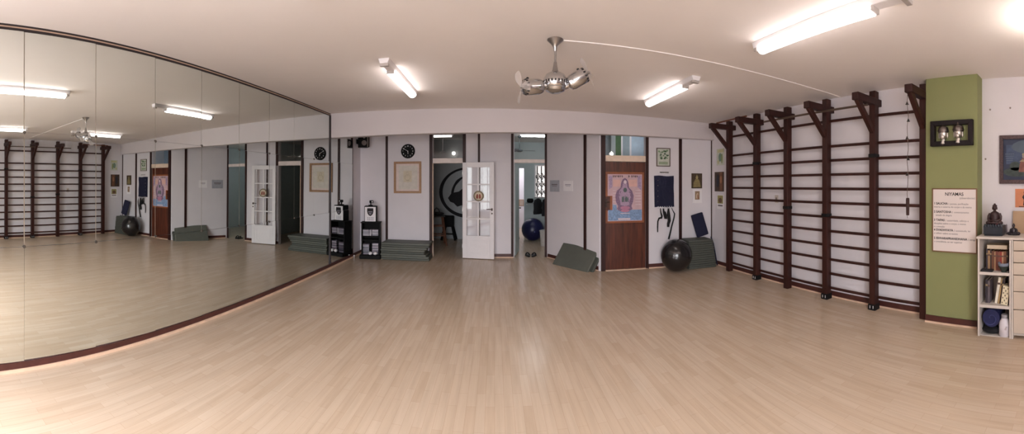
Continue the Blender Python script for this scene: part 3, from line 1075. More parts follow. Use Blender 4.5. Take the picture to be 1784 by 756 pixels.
discs(12, -0.095, 0.4585, 'in the upper shelf stack nearer the mirror', 'disc cases on the black rack')
discs(12, 0.095, 0.4585, 'in the upper shelf stack nearer the mats', 'disc cases on the black rack')
discs(4, -0.017, 0.4585, 'of those standing upright on the upper shelf', 'disc cases on the black rack', True)
discs(20, -0.095, 0.0755, 'in the tall floor-level stack nearer the mirror', 'disc cases on the black rack')
discs(22, 0.095, 0.0755, 'in the tall floor-level stack nearer the mats', 'disc cases on the black rack')
for k, (x, y, lab) in enumerate(((0.0, -0.085, 'white slipper-like object on the rack plinth, left one of the pair'), (0.10, -0.135, 'white slipper-like object on the rack plinth, right one in front of the disc stack'))):
    t = on(rk, 0.0 if k == 0 else 0.10, -0.165 if k == 0 else -0.17, 0.0755)
    o = MB().ell((0, 0, 0.034), (0.042, 0.05, 0.034), 16, 10).build('white_slipper', M_WHITE)
    o.location = (t.x, t.y - 0.0, t.z)
    tag(o, lab, 'slipper', 'white slippers on the rack')
# amplifier box on the rack, printed white front
ab = thing('amplifier_box', 'black box with a white front printed with a dark shield, standing on the rack', 'speaker', on(rk, -0.01, -0.0, rh), R(12))
MB().box((-0.125, -0.09, 0.0), (0.125, 0.10, 0.33)).build('body', M_BLACK, ab, bevel=0.01)
fp = MB()
fp.use(0).box((-0.112, -0.094, 0.015), (0.112, -0.089, 0.312))
sh = [(-0.062, 0.285), (0.062, 0.285), (0.066, 0.225), (0.056, 0.175), (0.03, 0.14), (0.0, 0.125), (-0.03, 0.14), (-0.056, 0.175), (-0.066, 0.225)]
fp.use(1).prism(sh, -0.0965, -0.0935)
fp.use(2).prism([(-0.045, 0.222), (0.045, 0.222), (0.04, 0.20), (-0.04, 0.20)], -0.0985, -0.096)
fp.use(2).prism([(-0.03, 0.185), (0.03, 0.185), (0.015, 0.155), (-0.015, 0.155)], -0.0985, -0.096)
for z in (0.095, 0.07, 0.045):
    for x in (-0.05, -0.015, 0.02, 0.055):
        fp.use(2).box((x - 0.012, -0.0965, z - 0.005), (x + 0.012, -0.0935, z + 0.005))
fp.build('front_panel', [M_PAPER, M_INK, mat('mid_grey_print', (130, 126, 138), 0.7)], ab)
wc = thing('desk_camera', 'small black camera-like gadget on top of the white-fronted box', 'camera', on(ab, 0.0, 0.01, 0.33), R(12))
MB().box((-0.05, -0.03, 0.0), (0.04, 0.03, 0.018)).build('foot', M_BLACK, wc, bevel=0.004)
MB().box((-0.012, -0.01, 0.018), (0.01, 0.01, 0.06)).build('neck', M_BLACK, wc)
MB().box((-0.028, -0.03, 0.058), (0.052, 0.03, 0.112)).build('head', M_BLACK, wc, bevel=0.006)
MB().cyl((0.03, -0.03, 0.085), (0.03, -0.034, 0.085), 0.014, n=14).build('lens', M_PAPER, wc)

# ---------------- mats in the left stack
def yoga_mat(w, d, h, m):
    o = MB().box((-w / 2, -d / 2, 0), (w / 2, d / 2, h)).build('exercise_mat', m, bevel=0.010, seg=2)
    return o


q0, q1 = floor_pt(663, 452), floor_pt(747, 456)
mid = (q0 + q1) / 2
rot = math.atan2(q1.y - q0.y, q1.x - q0.x)
wid = (q1 - q0).length
hts = 0.345 / 8
NTH = ['lowest', 'second lowest', 'third lowest', 'fourth lowest', 'fifth lowest', 'sixth lowest', 'second from the top', 'topmost']
dxs = [(0.0, 0.0), (0.0, -0.01), (-0.01, -0.06), (0.0, -0.10), (-0.015, -0.09), (0.0, -0.05), (0.0, -0.01), (0.005, 0.01)]
for k in range(8):
    a, b = dxs[k]
    ww = wid + b - a
    o = yoga_mat(ww, 0.46, hts * 0.985, M_MATG if k % 3 else M_MATD)
    ln = (a + b) / 2
    o.location = (mid.x + ln * math.cos(rot), mid.y + 0.245 + random.uniform(-0.006, 0.006), hts * k)
    o.rotation_euler = (0, 0, R(1.0) + random.uniform(-0.006, 0.006))
    tag(o, 'grey-green exercise mat, %s of the low stack under the framed drawing' % NTH[k], 'exercise mat', 'mats stacked by the dark doorway')

# ---------------- mats leaning on the slanted wall
MR = R(-58.5)
nrm = Vector((math.sin(MR), -math.cos(MR)))      # towards the room
for k in range(2):
    off = 0.055 + 0.055 * (1 - k)
    bx = Vector((1.375, 6.585)) + nrm * (-0.02 + (0.0 if k else 0.062)) + Vector((math.cos(MR), math.sin(MR))) * (0.03 if k else -0.03)
    o = MB().box((-0.465, 0.0, 0.0), (0.465, 0.045, 0.475)).build('exercise_mat', M_MATG if k == 0 else M_MATD, bevel=0.014, seg=3)
    o.location = (bx.x, bx.y, 0.0)
    o.rotation_euler = (R(-37), 0, MR)
    tag(o, ['grey-green exercise mat leaning on the slanted white wall, front one of two', 'dark grey-green exercise mat leaning on the slanted wall, behind another mat'][k], 'exercise mat', 'mats leaning on the slanted wall')

# ---------------- paper notices on the slanted wall
for (x0, y0, x1, y1_, m, lab, ink) in ((958.5, 314, 974.5, 334, mat('notice_grey', (168, 170, 180), 0.6), 'grey printed notice on the slanted wall beside the bright doorway', M_GREYINK),
                                       (982, 315, 998, 333, M_PAPER, 'white paper notice on the slanted wall, right of the grey one', mat('pale_ink', (176, 170, 184), 0.8))):
    c, w, h = SLANT.rect(x0, y0, x1, y1_)
    t = thing('wall_notice', lab, 'notice', c, SLANT.rot)
    MB().cbox((0, -0.004, 0), (w, 0.006, h)).build('sheet', m, t)
    tx = MB()
    tx.cbox((0, -0.0075, h * 0.12), (w * 0.62, 0.001, h * 0.10))
    tx.cbox((0, -0.0075, -h * 0.03), (w * 0.5, 0.001, h * 0.04))
    tx.build('print', ink, t)

# ================================================================== THINGS ON THE FAR WALL (right stretch)
def framed(name, lab, cat, W, x0, y0, x1, y1_, ft, fm, draw, group=None, fd=0.018):
    c, w, h = W.rect(x0, y0, x1, y1_)
    t = thing(name, lab, cat, c, W.rot, group)
    if ft:
        MB().frame(w, h, ft, -fd, 0.0).build('frame', fm, t, bevel=0.002)
    m = MB()
    mats = draw(m, w - 1.6 * ft, h - 1.6 * ft, -fd * 0.5)
    m.build('print', mats, t, smooth=0)
    return t


def blob(m, cx, cz, rx, rz, y, n=14):
    m.prism([(cx + rx * math.cos(2 * PI * i / n), cz + rz * math.sin(2 * PI * i / n)) for i in range(n)], y - 0.0012, y + 0.001)


def draw_leaves(m, w, h, y):
    m.use(0).cbox((0, y + 0.003, 0), (w, 0.004, h))
    rnd = random.Random(3)
    for i in range(26):
        m.use(1 + i % 3)
        blob(m, rnd.uniform(-0.38, 0.38) * w, rnd.uniform(-0.1, 0.4) * h, w * rnd.uniform(0.05, 0.11), h * rnd.uniform(0.02, 0.06), y - 0.0015 - i * 0.0001, 8)
    m.use(4)
    m.cbox((0, y, -0.34 * h), (w * 0.7, 0.003, h * 0.16))
    return [mat('leafy_paper', (196, 200, 188), 0.7), mat('leaf_green', (84, 112, 78), 0.7), mat('leaf_dark', (44, 74, 54), 0.7), mat('leaf_light', (122, 146, 112), 0.7), mat('sage_wash', (150, 164, 138), 0.7)]


framed('framed_print', 'small green leafy print in a thin dark frame above the navy wall pocket', 'picture', RBACK, 1143.5, 258, 1167.5, 290, 0.014, mat('bronze_frame', (84, 62, 48), 0.5), draw_leaves)


def draw_statue(m, w, h, y):
    m.use(0).cbox((0, y + 0.003, 0), (w, 0.004, h))
    m.use(1)
    m.prism([(-0.36 * w, -0.42 * h), (0.36 * w, -0.42 * h), (0.30 * w, -0.1 * h), (0.14 * w, 0.12 * h), (-0.14 * w, 0.12 * h), (-0.30 * w, -0.1 * h)], y - 0.0015, y + 0.001)
    m.use(2)
    blob(m, 0, 0.22 * h, 0.11 * w, 0.12 * h, y - 0.002)
    m.use(1)
    blob(m, 0, 0.36 * h, 0.05 * w, 0.05 * h, y - 0.002)
    return [mat('sepia_dark', (72, 58, 42), 0.7, var=0.3, scale=30), mat('sepia_gold', (138, 124, 82), 0.7, var=0.2, scale=30), mat('sepia_light', (164, 150, 106), 0.7)]


framed('statue_photo', 'brown photo of a seated golden statue right of the dark strip, above a white card', 'picture', RBACK, 1204.5, 302, 1223, 328, 0, None, draw_statue)


def draw_card(m, w, h, y):
    m.use(0).cbox((0, y + 0.003, 0), (w, 0.004, h))
    m.use(1).cbox((0, y, 0.06 * h), (w * 0.5, 0.003, h * 0.62))
    m.use(2)
    blob(m, 0, 0.02 * h, 0.14 * w, 0.22 * h, y - 0.002)
    m.use(3)
    blob(m, 0.06 * w, -0.05 * h, 0.05 * w, 0.2 * h, y - 0.003)
    return [M_PAPER, mat('card_tan', (150, 126, 100), 0.7), mat('card_cream', (206, 186, 160), 0.7), mat('card_rust', (120, 66, 44), 0.7)]


framed('picture_card', 'small white card with a tan picture under the statue photo', 'card', RBACK, 1206.5, 330, 1222.5, 353.5, 0, None, draw_card)

# hook strip, navy wall pocket, hanging straps
c, w, h = RBACK.rect(1149.5, 298.5, 1165, 302)
t = thing('hook_rail', 'small silver hook rail on the white wall just above the navy pocket', 'hook rail', c, RBACK.rot)
MB().cbox((0, -0.005, 0), (w, 0.01, 0.018)).build('rail', M_STEEL, t, bevel=0.002)
for k in range(4):
    x = -w * 0.38 + k * w * 0.25
    MB().tube([(x, -0.01, -0.004), (x, -0.028, -0.012), (x, -0.034, 0.0)], 0.004, 6).build('hook', M_STEEL, t)

c, w, h = RBACK.rect(1139.5, 306.5, 1173, 360.5)
t = thing('wall_pocket', 'navy blue cloth wall pocket hanging between the dark door and the dark strip', 'wall pocket', c, RBACK.rot)
m = MB()
nx, nz_ = 10, 12
vs = []
for sd in (0, 1):
    for j in range(nz_ + 1):
        for i in range(nx + 1):
            u, v = i / nx, j / nz_
            wv = 0.006 * math.sin(u * 9 + v * 4) + 0.004 * math.sin(v * 13 + u * 3)
            vs.append(((u - 0.5) * w * (1 - 0.05 * (1 - v) * (0.5 - u) * 2), -0.002 if sd else -0.026 - wv, (v - 0.5) * h + 0.006 * math.sin(u * 7)))
N = (nx + 1) * (nz_ + 1)
fs = []
for j in range(nz_):
    for i in range(nx):
        a = j * (nx + 1) + i
        fs.append((a, a + 1, a + nx + 2, a + nx + 1))
        fs.append((N + a, N + a + nx + 1, N + a + nx + 2, N + a + 1))
edge = [i for i in range(nx + 1)] + [j * (nx + 1) + nx for j in range(1, nz_ + 1)] + [nz_ * (nx + 1) + i for i in range(nx - 1, -1, -1)] + [j * (nx + 1) for j in range(nz_ - 1, 0, -1)]
for k in range(len(edge)):
    a, b = edge[k], edge[(k + 1) % len(edge)]
    fs.append((a, N + a, N + b, b))
m.add(vs, fs)
m.build('cloth', M_NAVY, t, smooth=60)
for k in range(5):
    MB().cyl((-w * 0.33, -0.034, h * (0.36 - 0.17 * k)), (-w * 0.33, -0.042, h * (0.36 - 0.17 * k)), 0.009 if k == 1 else 0.006, n=10).build('snap', M_STEEL, t)
for k in range(7):
    x = -w * 0.32 + k * w * 0.115
    MB().tube([(x, -0.036, -h / 2 + 0.015), (x, -0.04, -h / 2 - 0.012), (x, -0.036, -h / 2 - 0.03)], 0.005, 6).build('hanging_loop', M_STEEL, t)
RX = lambda x: RBACK.u(x)


def strap(lab, pts, r, name='exercise_strap'):
    m = MB()
    p0 = RBACK.at(*pts[0], 0.04)
    P3 = []
    for i, (x, y) in enumerate(pts):
        p = RBACK.at(x, y, 0.035 + 0.008 * (i % 2))
        P3.append(p - p0)
    m.tube(P3, r, 8)
    o = m.build(name, M_RUBBER, smooth=60)
    o.location = p0
    return tag(o, lab, 'strap', 'black straps hanging under the wall pocket')


strap('black strap hanging leftmost under the navy pocket, bent like a hook', [(1149.5, 363), (1150, 370), (1152, 376), (1151, 379), (1147, 380), (1144.8, 385), (1144.6, 395), (1144.4, 404)], [0.008, 0.012, 0.016, 0.02, 0.016, 0.012, 0.012, 0.009])
strap('short thick bundled black strap second from left under the navy pocket', [(1154.5, 363), (1155, 369), (1157, 374), (1158, 380), (1159.5, 381), (1159, 374), (1157, 368)], [0.012, 0.02, 0.026, 0.024, 0.018, 0.018, 0.012])
strap('thick black strap hanging in the middle under the navy pocket with a blunt end', [(1163.5, 363), (1163, 369), (1164, 376), (1164.5, 384), (1163, 390), (1162.6, 395)], [0.014, 0.026, 0.03, 0.03, 0.026, 0.022])
strap('long thin black strap hanging rightmost under the navy pocket', [(1169, 362), (1170.5, 366), (1174, 372), (1172.5, 380), (1169, 394), (1166.5, 404), (1163.8, 416)], [0.005, 0.006, 0.011, 0.012, 0.013, 0.015, 0.017])

# black exercise ball
q = floor_pt(1178.5, 472)
rb = 0.277
t = thing('exercise_ball', 'large shiny black exercise ball on the floor in front of the stacked mats', 'ball', (q.x, q.y, 0))
MB().ell((0, 0, rb), rb, 48, 28).build('shell', mat('black_ball_vinyl', (26, 24, 26), 0.24, var=0.05, coat=0.3), t, smooth=180)
pl = MB()
dv = Vector((0.75, -0.2, 0.62)).normalized()
pl.cyl(Vector((0, 0, rb)) + dv * (rb - 0.004), Vector((0, 0, rb)) + dv * (rb + 0.003), 0.014, n=14)
pl.build('plug', M_RUBBER, t)

# stack of mats in the far right corner
q0, q1 = floor_pt(1198, 470), floor_pt(1249, 466)
rot = math.atan2(q1.y - q0.y, q1.x - q0.x)
wid = 0.53
NS = 13
mid = floor_pt(1224, 468)
nW = Vector((math.cos(rot + PI / 2), math.sin(rot + PI / 2)))
H_ = 0.515 / NS
WORD = ['lowest', 'second lowest', 'third lowest', 'fourth lowest', 'fifth lowest', 'sixth lowest', 'seventh lowest', 'sixth from the top', 'fifth from the top', 'fourth from the top', 'third from the top', 'second from the top', 'topmost']
for k in range(NS):
    ww = wid + 0.02 - 0.006 * k + random.uniform(-0.012, 0.012)
    o = yoga_mat(ww, 0.34, H_ * 0.97, M_MATD)
    f = k / (NS - 1)
    o.location = (mid.x + nW.x * 0.20 - 0.045 * f * math.cos(rot), mid.y + nW.y * 0.20, H_ * k)
    o.rotation_euler = (0, 0, RBACK.rot + random.uniform(-0.02, 0.02))
    tag(o, 'grey-green exercise mat, %s of the tall corner stack behind the black ball' % WORD[k], 'exercise mat', 'mats stacked in the far right corner')
topc = Vector((mid.x + nW.x * 0.20 - 0.045, mid.y + nW.y * 0.20, 0.516))
# navy cushion-like folded mat leaning on the wall above the stack
p0 = RBACK.at(1228, 419, 0.13)
o = MB().box((-0.12, 0.0, 0.0), (0.12, 0.05, 0.43)).build('folded_mat', M_NAVY, bevel=0.02, seg=3)
o.location = (topc.x + 0.145, topc.y + 0.005, 0.519 + 0.034)
o.rotation_euler = (R(-8), R(-14), RBACK.rot)
tag(o, 'navy blue folded mat leaning tilted on the wall on top of the corner stack', 'exercise mat')
st_ = MB()  # thin dark line run down between the stack and the wall
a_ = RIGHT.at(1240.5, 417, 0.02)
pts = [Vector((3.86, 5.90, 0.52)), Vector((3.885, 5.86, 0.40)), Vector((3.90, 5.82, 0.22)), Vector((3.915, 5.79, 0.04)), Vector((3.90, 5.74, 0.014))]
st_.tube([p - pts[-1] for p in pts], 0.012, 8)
o = st_.build('dark_line', M_NAVY, smooth=60)
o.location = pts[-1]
tag(o, 'dark line trailing down to the floor between the corner mat stack and the right wall', 'strap')


# prints on the right wall by the corner
def draw_green(m, w, h, y):
    m.use(0).cbox((0, y + 0.003, 0), (w, 0.004, h))
    m.use(1).cbox((0.03 * w, y, 0.36 * h), (w * 0.8, 0.003, h * 0.18))
    m.use(2)
    blob(m, -0.02 * w, -0.02 * h, 0.2 * w, 0.26 * h, y - 0.001)
    m.use(3)
    blob(m, 0.22 * w, -0.1 * h, 0.1 * w, 0.3 * h, y - 0.002)
    m.use(1)
    blob(m, -0.25 * w, -0.3 * h, 0.12 * w, 0.12 * h, y - 0.002)
    return [mat('print_pale_green', (200, 204, 192), 0.7), mat('print_yellow', (194, 192, 150), 0.7), mat('print_teal', (116, 140, 122), 0.7), mat('print_moss', (134, 146, 96), 0.7)]


def draw_darkp(m, w, h, y):
    m.use(0).cbox((0, y + 0.003, 0), (w, 0.004, h))
    m.use(1).cbox((0.22 * w, y, 0), (w * 0.3, 0.003, h * 0.94))
    m.use(2)
    blob(m, -0.16 * w, 0.05 * h, 0.12 * w, 0.34 * h, y - 0.001)
    m.use(3)
    blob(m, 0.2 * w, 0.1 * h, 0.1 * w, 0.2 * h, y - 0.002)
    return [mat('print_umber', (66, 50, 40), 0.6, var=0.3, scale=30), mat('print_brown', (112, 74, 52), 0.6, var=0.2, scale=40), mat('print_night', (40, 42, 54), 0.6), mat('print_copper', (150, 104, 76), 0.6)]


def draw_small(m, w, h, y):
    m.use(0).cbox((0, y + 0.003, 0), (w, 0.004, h))
    m.use(1).cbox((0, y, 0.16 * h), (w * 0.76, 0.003, h * 0.56))
    m.use(2)
    blob(m, 0, 0.1 * h, 0.24 * w, 0.18 * h, y - 0.001)
    m.use(3).cbox((0, y, -0.26 * h), (w * 0.66, 0.003, h * 0.1))
    return [M_PAPER, mat('print_olive', (150, 144, 92), 0.7), mat('print_bronze', (104, 76, 58), 0.7), M_GREYINK]


framed('wall_print', 'pale green print, top one of three beside the first wall-bar post', 'picture', RIGHT, 1249, 259, 1262, 288, 0, None, draw_green)
framed('wall_print', 'dark brown print, middle one of three beside the first wall-bar post', 'picture', RIGHT, 1245.5, 299.5, 1261.5, 333.5, 0, None, draw_darkp)
framed('wall_print', 'small print on white paper, bottom one of three beside the first wall-bar post', 'picture', RIGHT, 1249.5, 339, 1261.5, 364, 0, None, draw_small)

# ================================================================== GREEN PILLAR: framed heads and text board
c, w, h = PILL.rect(1623, 210.5, 1696, 254.5)
hf = thing('box_frame', 'deep dark wooden box frame on the green pillar around two silver heads', 'frame', c, PILL.rot)
MB().frame(w, h, 0.052, -0.055, 0.0).build('frame', mat('ebony_wood', (24, 15, 18), 0.5, spec=0.25, var=0.2, scale=10), hf, bevel=0.004)


def silver_head(lab, px, py, pyt, tall):
    p = PILL.at(px, py, 0.004)
    t = thing('silver_head', lab, 'sculpture', p, PILL.rot)
    s = 1.0
    f = MB()
    SC = Matrix.Translation((0, 0, 0.004)) @ Matrix.Scale(1.28, 4)
    f.T = SC
    f.ell((0, -0.028, 0.0), (0.036, 0.034, 0.050), 20, 14)
    f.ell((0, -0.048, -0.026), (0.022, 0.018, 0.022), 14, 10)
    f.ell((0, -0.064, -0.004), (0.006, 0.010, 0.014), 10, 8)
    f.ell((0, -0.060, -0.026), (0.012, 0.006, 0.004), 10, 6)
    for q_ in (-1, 1):
        f.ell((q_ * 0.015, -0.056, 0.008), (0.009, 0.006, 0.005), 10, 6)
        f.ell((q_ * 0.037, -0.022, -0.012), (0.007, 0.010, 0.030), 10, 8)
    f.cyl((0, -0.022, -0.045), (0, -0.022, -0.085), 0.018, 0.026, 14)
    f.build('face', mat('old_silver', (206, 200, 194), 0.42, 1.0, var=0.2, scale=40), t, smooth=60)
    g = MB()
    g.T = SC
    g.lathe([(0.041, 0.006), (0.046, 0.022), (0.042, 0.044), (0.030, 0.058), (0.018, 0.064), (0.016, 0.074 + tall), (0.008, 0.080 + tall), (0.0, 0.084 + tall)], c=(0, -0.024, 0), n=22)
    for z in (0.022, 0.036, 0.050):
        rr = 0.047 - (z - 0.022) * 0.35
        g.tube([(rr * math.cos(a), -0.024 + rr * 0.9 * math.sin(a), z) for a in [2 * PI * i / 20 for i in range(21)]], 0.004, 6)
    g.build('hair', mat('dark_silver', (112, 102, 98), 0.42, 1.0, var=0.2, scale=40), t, smooth=60)
    b = MB()
    b.lathe([(0.03, -0.118), (0.026, -0.108), (0.018, -0.10), (0, -0.10)], c=(0, -0.026, 0), n=14)
    b.build('stand', mat('dark_silver', (112, 102, 98), 0.42, 1.0, var=0.2, scale=40), t)
    return t


silver_head('silver sculpted head with dark hair, left one in the box frame on the pillar', 1645.5, 234.5, 0, 0.0)
silver_head('silver sculpted head with a banded crown, right one in the box frame on the pillar', 1671.5, 232.5, 0, 0.012)

c, w, h = PILL.rect(1624, 328, 1702, 440)
bd = thing('text_board', 'white board of printed text in a thin brown frame on the green pillar', 'board', c, PILL.rot)
MB().frame(w, h, 0.012, -0.018, 0.0).build('frame', mat('brown_edge', (122, 88, 62), 0.5), bd, bevel=0.002)
MB().cbox((0, -0.008, 0), (w - 0.018, 0.010, h - 0.018)).build('panel', mat('board_white', (224, 214, 210), 0.6, var=0.01), bd)
yt = -0.0136
lettering('heading', 'NIYAMAS', 0.050, M_INK, bd, (0, yt, h * 0.385), 'CENTER', 0.0007)
lettering('text_line', '(observâncias)', 0.030, M_GREYINK, bd, (w * 0.46, yt, h * 0.335), 'RIGHT')
LN = [('1 SAUCHA :', 'pureza, purificação', 0.245, ['interna e externa do corpo e da mente'], 0.0),
      ('2 SANTOSHA :', 'contentamento', 0.115, ['   estado de alegria'], 0.0),
      ('3 TAPAS :', 'austeridade, esforço e', -0.015, ['disciplina sobre o corpo, a mente', 'e a emoção'], 0.0),
      ('4 SVADHYAYA :', 'autoestudo, ler', -0.170, ['e refletir sobre os textos'], 0.0),
      ('5 ISHVARAPRANIDHANA :', 'entrega', -0.300, ['a consciência, ao ser superior'], 0.0)]
for head, rest, zz, more, _ in LN:
    o = lettering('text_line', head, 0.034, M_INK, bd, (-w * 0.46, yt, h * zz), 'LEFT', 0.0008)
    wd = max(v.co.x for v in o.data.vertices)
    o2 = lettering('text_line', rest, 0.027, M_GREYINK, bd, (-w * 0.46 + wd + 0.012, yt, h * zz), 'LEFT')
    xm = max(v.co.x for v in o2.data.vertices)
    lim = w * 0.92 - wd - 0.012
    if xm > lim:
        o2.scale = (lim / xm, 1, 1)
    for i, s_ in enumerate(more):
        o3 = lettering('text_line', s_, 0.027, M_GREYINK, bd, (-w * 0.46, yt, h * zz - 0.034 * (i + 1)), 'LEFT')
        xm = max(v.co.x for v in o3.data.vertices)
        if xm > w * 0.92:
            o3.scale = (w * 0.92 / xm, 1, 1)

# ================================================================== RIGHT WALL NEAR: paintings, cabinet, statues
for k, (x, y) in enumerate(((1725, 191), (1760, 188), (1717, 277))):
    p = RIGHT.at(x, y, 0.0)
    o = MB().lathe([(0.0, 0.012), (0.008, 0.012), (0.010, 0.006), (0.010, 0.0), (0.0, 0.0)], axis=(0, -1, 0), n=12).build('wall_mount_screw', mat('screw_grey', (150, 138, 132), 0.5, 0.5))
    o.location = p
    o.rotation_euler = (0, 0, RIGHT.rot)
    tag(o, ['bare screw in the white wall near the pillar, upper left of the painting', 'bare screw in the white wall directly above the blue painting', 'bare screw in the white wall between pillar edge and blue painting'][k], 'screw')

a = RIGHT.at(1742, 280)
pw, ph = 0.62, RIGHT.at(1762, 236).z - RIGHT.at(1762, 320).z
cz = (RIGHT.at(1762, 236).z + RIGHT.at(1762, 320).z) / 2
pt = thing('framed_painting', 'dark blue moonlit painting of two figures in a speckled brown frame above the drawers', 'painting', (3.95, a.y - pw / 2, cz), RIGHT.rot)
MB().frame(pw, ph, 0.042, -0.03, 0.0).build('frame', mat('speckled_frame', (74, 56, 58), 0.5, var=0.5, scale=90), pt, bevel=0.003)
m = MB()
y = -0.014
iw, ih = pw - 0.07, ph - 0.07
m.use(0).cbox((0, y + 0.004, 0), (iw, 0.006, ih))
m.use(1).cbox((0, y, 0.12 * ih), (iw * 0.86, 0.003, ih * 0.46))
m.use(2)
blob(m, 0.02, 0.30 * ih, 0.20, 0.075, y - 0.0015)
m.use(3)
blob(m, 0.03, 0.315 * ih, 0.018, 0.018, y - 0.003)
m.use(4)
for cx, cz_, rx, rz in ((-0.12, -0.30 * ih, 0.15, 0.05), (0.14, -0.32 * ih, 0.14, 0.05), (-0.14, -0.16 * ih, 0.06, 0.05), (0.2, -0.1 * ih, 0.05, 0.1)):
    blob(m, cx, cz_, rx, rz, y - 0.0025)
for sx, k in ((-0.045, 5), (0.06, 6)):
    m.use(k)
    m.prism([(sx - 0.055, -0.30 * ih), (sx + 0.055, -0.30 * ih), (sx + 0.045, -0.12 * ih), (sx + 0.022, 0.02 * ih), (sx - 0.022, 0.02 * ih), (sx - 0.045, -0.12 * ih)], y - 0.005, y)
    m.use(7)
    blob(m, sx, 0.075 * ih, 0.018, 0.024, y - 0.006)
    m.use(8)
    blob(m, sx, 0.12 * ih, 0.02, 0.012, y - 0.007)
    m.prism([(sx - 0.05, -0.05 * ih), (sx - 0.01, 0.0), (sx + 0.03, -0.03 * ih), (sx + 0.0, -0.06 * ih)], y - 0.0065, y)
m.use(9)
for k in range(4):
    m.cbox((-0.2, y - 0.002, (0.13 - 0.05 * k) * ih), (0.10 - 0.01 * k, 0.002, 0.005))
m.build('canvas', [mat('night_blue', (44, 52, 76), 0.6), mat('dusk_blue', (62, 76, 102), 0.6, var=0.2, scale=20), mat('moon_haze', (76, 90, 104), 0.6), mat('moon_white', (214, 214, 200), 0.6),
                   mat('bush_green', (56, 68, 66), 0.6, var=0.3, scale=30), mat('robe_red', (120, 76, 66), 0.6, var=0.2, scale=30), mat('robe_ochre', (128, 104, 76), 0.6), mat('skin_grey', (138, 128, 122), 0.6),
                   mat('gold_paint', (150, 138, 112), 0.5), mat('water_glint', (92, 106, 124), 0.5)], pt, smooth=0)

a = RIGHT.at(1769, 345)
zt, zb = RIGHT.at(1772, 329).z, RIGHT.at(1772, 361).z
op = thing('picture_print', 'small orange print with dark figures on the wall under the blue painting', 'picture', (3.95, a.y - 0.15, (zt + zb) / 2), RIGHT.rot)
m = MB()
hh = zt - zb
m.use(0).cbox((0, -0.004, 0), (0.30, 0.008, hh))
m.use(1)
for cx in (-0.045, 0.03, 0.10):
    m.prism([(cx - 0.02, -0.4 * hh), (cx + 0.02, -0.4 * hh), (cx + 0.012, -0.1 * hh), (cx + 0.025, 0.1 * hh), (cx + 0.01, 0.2 * hh), (cx - 0.012, 0.2 * hh), (cx - 0.03, 0.05 * hh), (cx - 0.012, -0.1 * hh)], -0.0095, -0.007)
    blob(m, cx, 0.30 * hh, 0.014, 0.02, -0.009)
m.cbox((0.0, -0.0085, -0.46 * hh), (0.22, 0.002, 0.008))
m.build('print', [mat('terracotta_paper', (204, 132, 96), 0.7, var=0.1), M_INK], op, smooth=0)

# cabinet: open shelves on the left, drawers on the right; one long top
CX, CB = 3.565, 3.93
Y1, Y2, Y3 = 1.012, 0.675, 0.0
HT = 0.965
bs = thing('open_shelf_unit', 'narrow white open shelf unit of three compartments beside the green pillar', 'shelf unit', (CX, (Y1 + Y2) / 2, 0), RIGHT.rot)
hw = (Y1 - Y2) / 2
dp = CB - CX
for s in (-1, 1):
    MB().box((s * hw - (0.018 if s > 0 else 0), 0.0, 0.0), (s * hw + (0.018 if s < 0 else 0), dp, HT)).build('side_panel', M_SHELF, bs, bevel=0.002)
for z in (0.0, 0.285, 0.610):
    MB().box((-hw + 0.018, 0.004 if z else 0.02, z), (hw - 0.018, dp - 0.008, z + (0.028 if z else 0.006))).build('shelf', M_SHELF, bs, bevel=0.002)
MB().box((-hw + 0.018, dp - 0.008, 0.006), (hw - 0.018, dp, HT)).build('back_panel', M_SHELF, bs)
du = thing('drawer_unit', 'cream chest of drawers at the right edge beside the open shelves', 'drawers', (CX, (Y2 + Y3) / 2, 0), RIGHT.rot)
hd_ = (Y2 - Y3) / 2 - 0.003
dc = MB()
dc.box((-hd_, 0.0, 0.0), (-hd_ + 0.018, dp, HT)).box((hd_ - 0.018, 0.0, 0.0), (hd_, dp, HT)).box((-hd_ + 0.018, dp - 0.01, 0.05), (hd_ - 0.018, dp, HT)).box((-hd_ + 0.018, 0.02, 0.03), (hd_ - 0.018, dp - 0.01, 0.05))
dc.build('carcass', M_SHELF, du, bevel=0.002)
zs = [0.055, 0.29, 0.465, 0.625, 0.745, 0.86, HT - 0.004]
for i in range(6):
    dwr = MB().box((-hd_ + 0.021, -0.004, zs[i] + 0.004), (hd_ - 0.021, 0.30, zs[i + 1] - 0.004)).build('drawer', mat('drawer_cream', (198, 184, 168), 0.5, var=0.02), du, bevel=0.003)
    MB().box((-0.06, -0.022, (zs[i] + zs[i + 1]) / 2 - 0.006), (0.06, -0.004, (zs[i] + zs[i + 1]) / 2 + 0.006)).build('handle', M_STEEL, dwr, bevel=0.003)
wt = MB().box((CX - 0.012, Y3 - 0.01, HT), (CB + 0.015, Y1 + 0.012, HT + 0.022)).build('cabinet_top', M_SHELF, bevel=0.003)
tag(wt, 'long cream top board lying over the open shelves and the drawers', 'countertop')
TOPZ = HT + 0.022


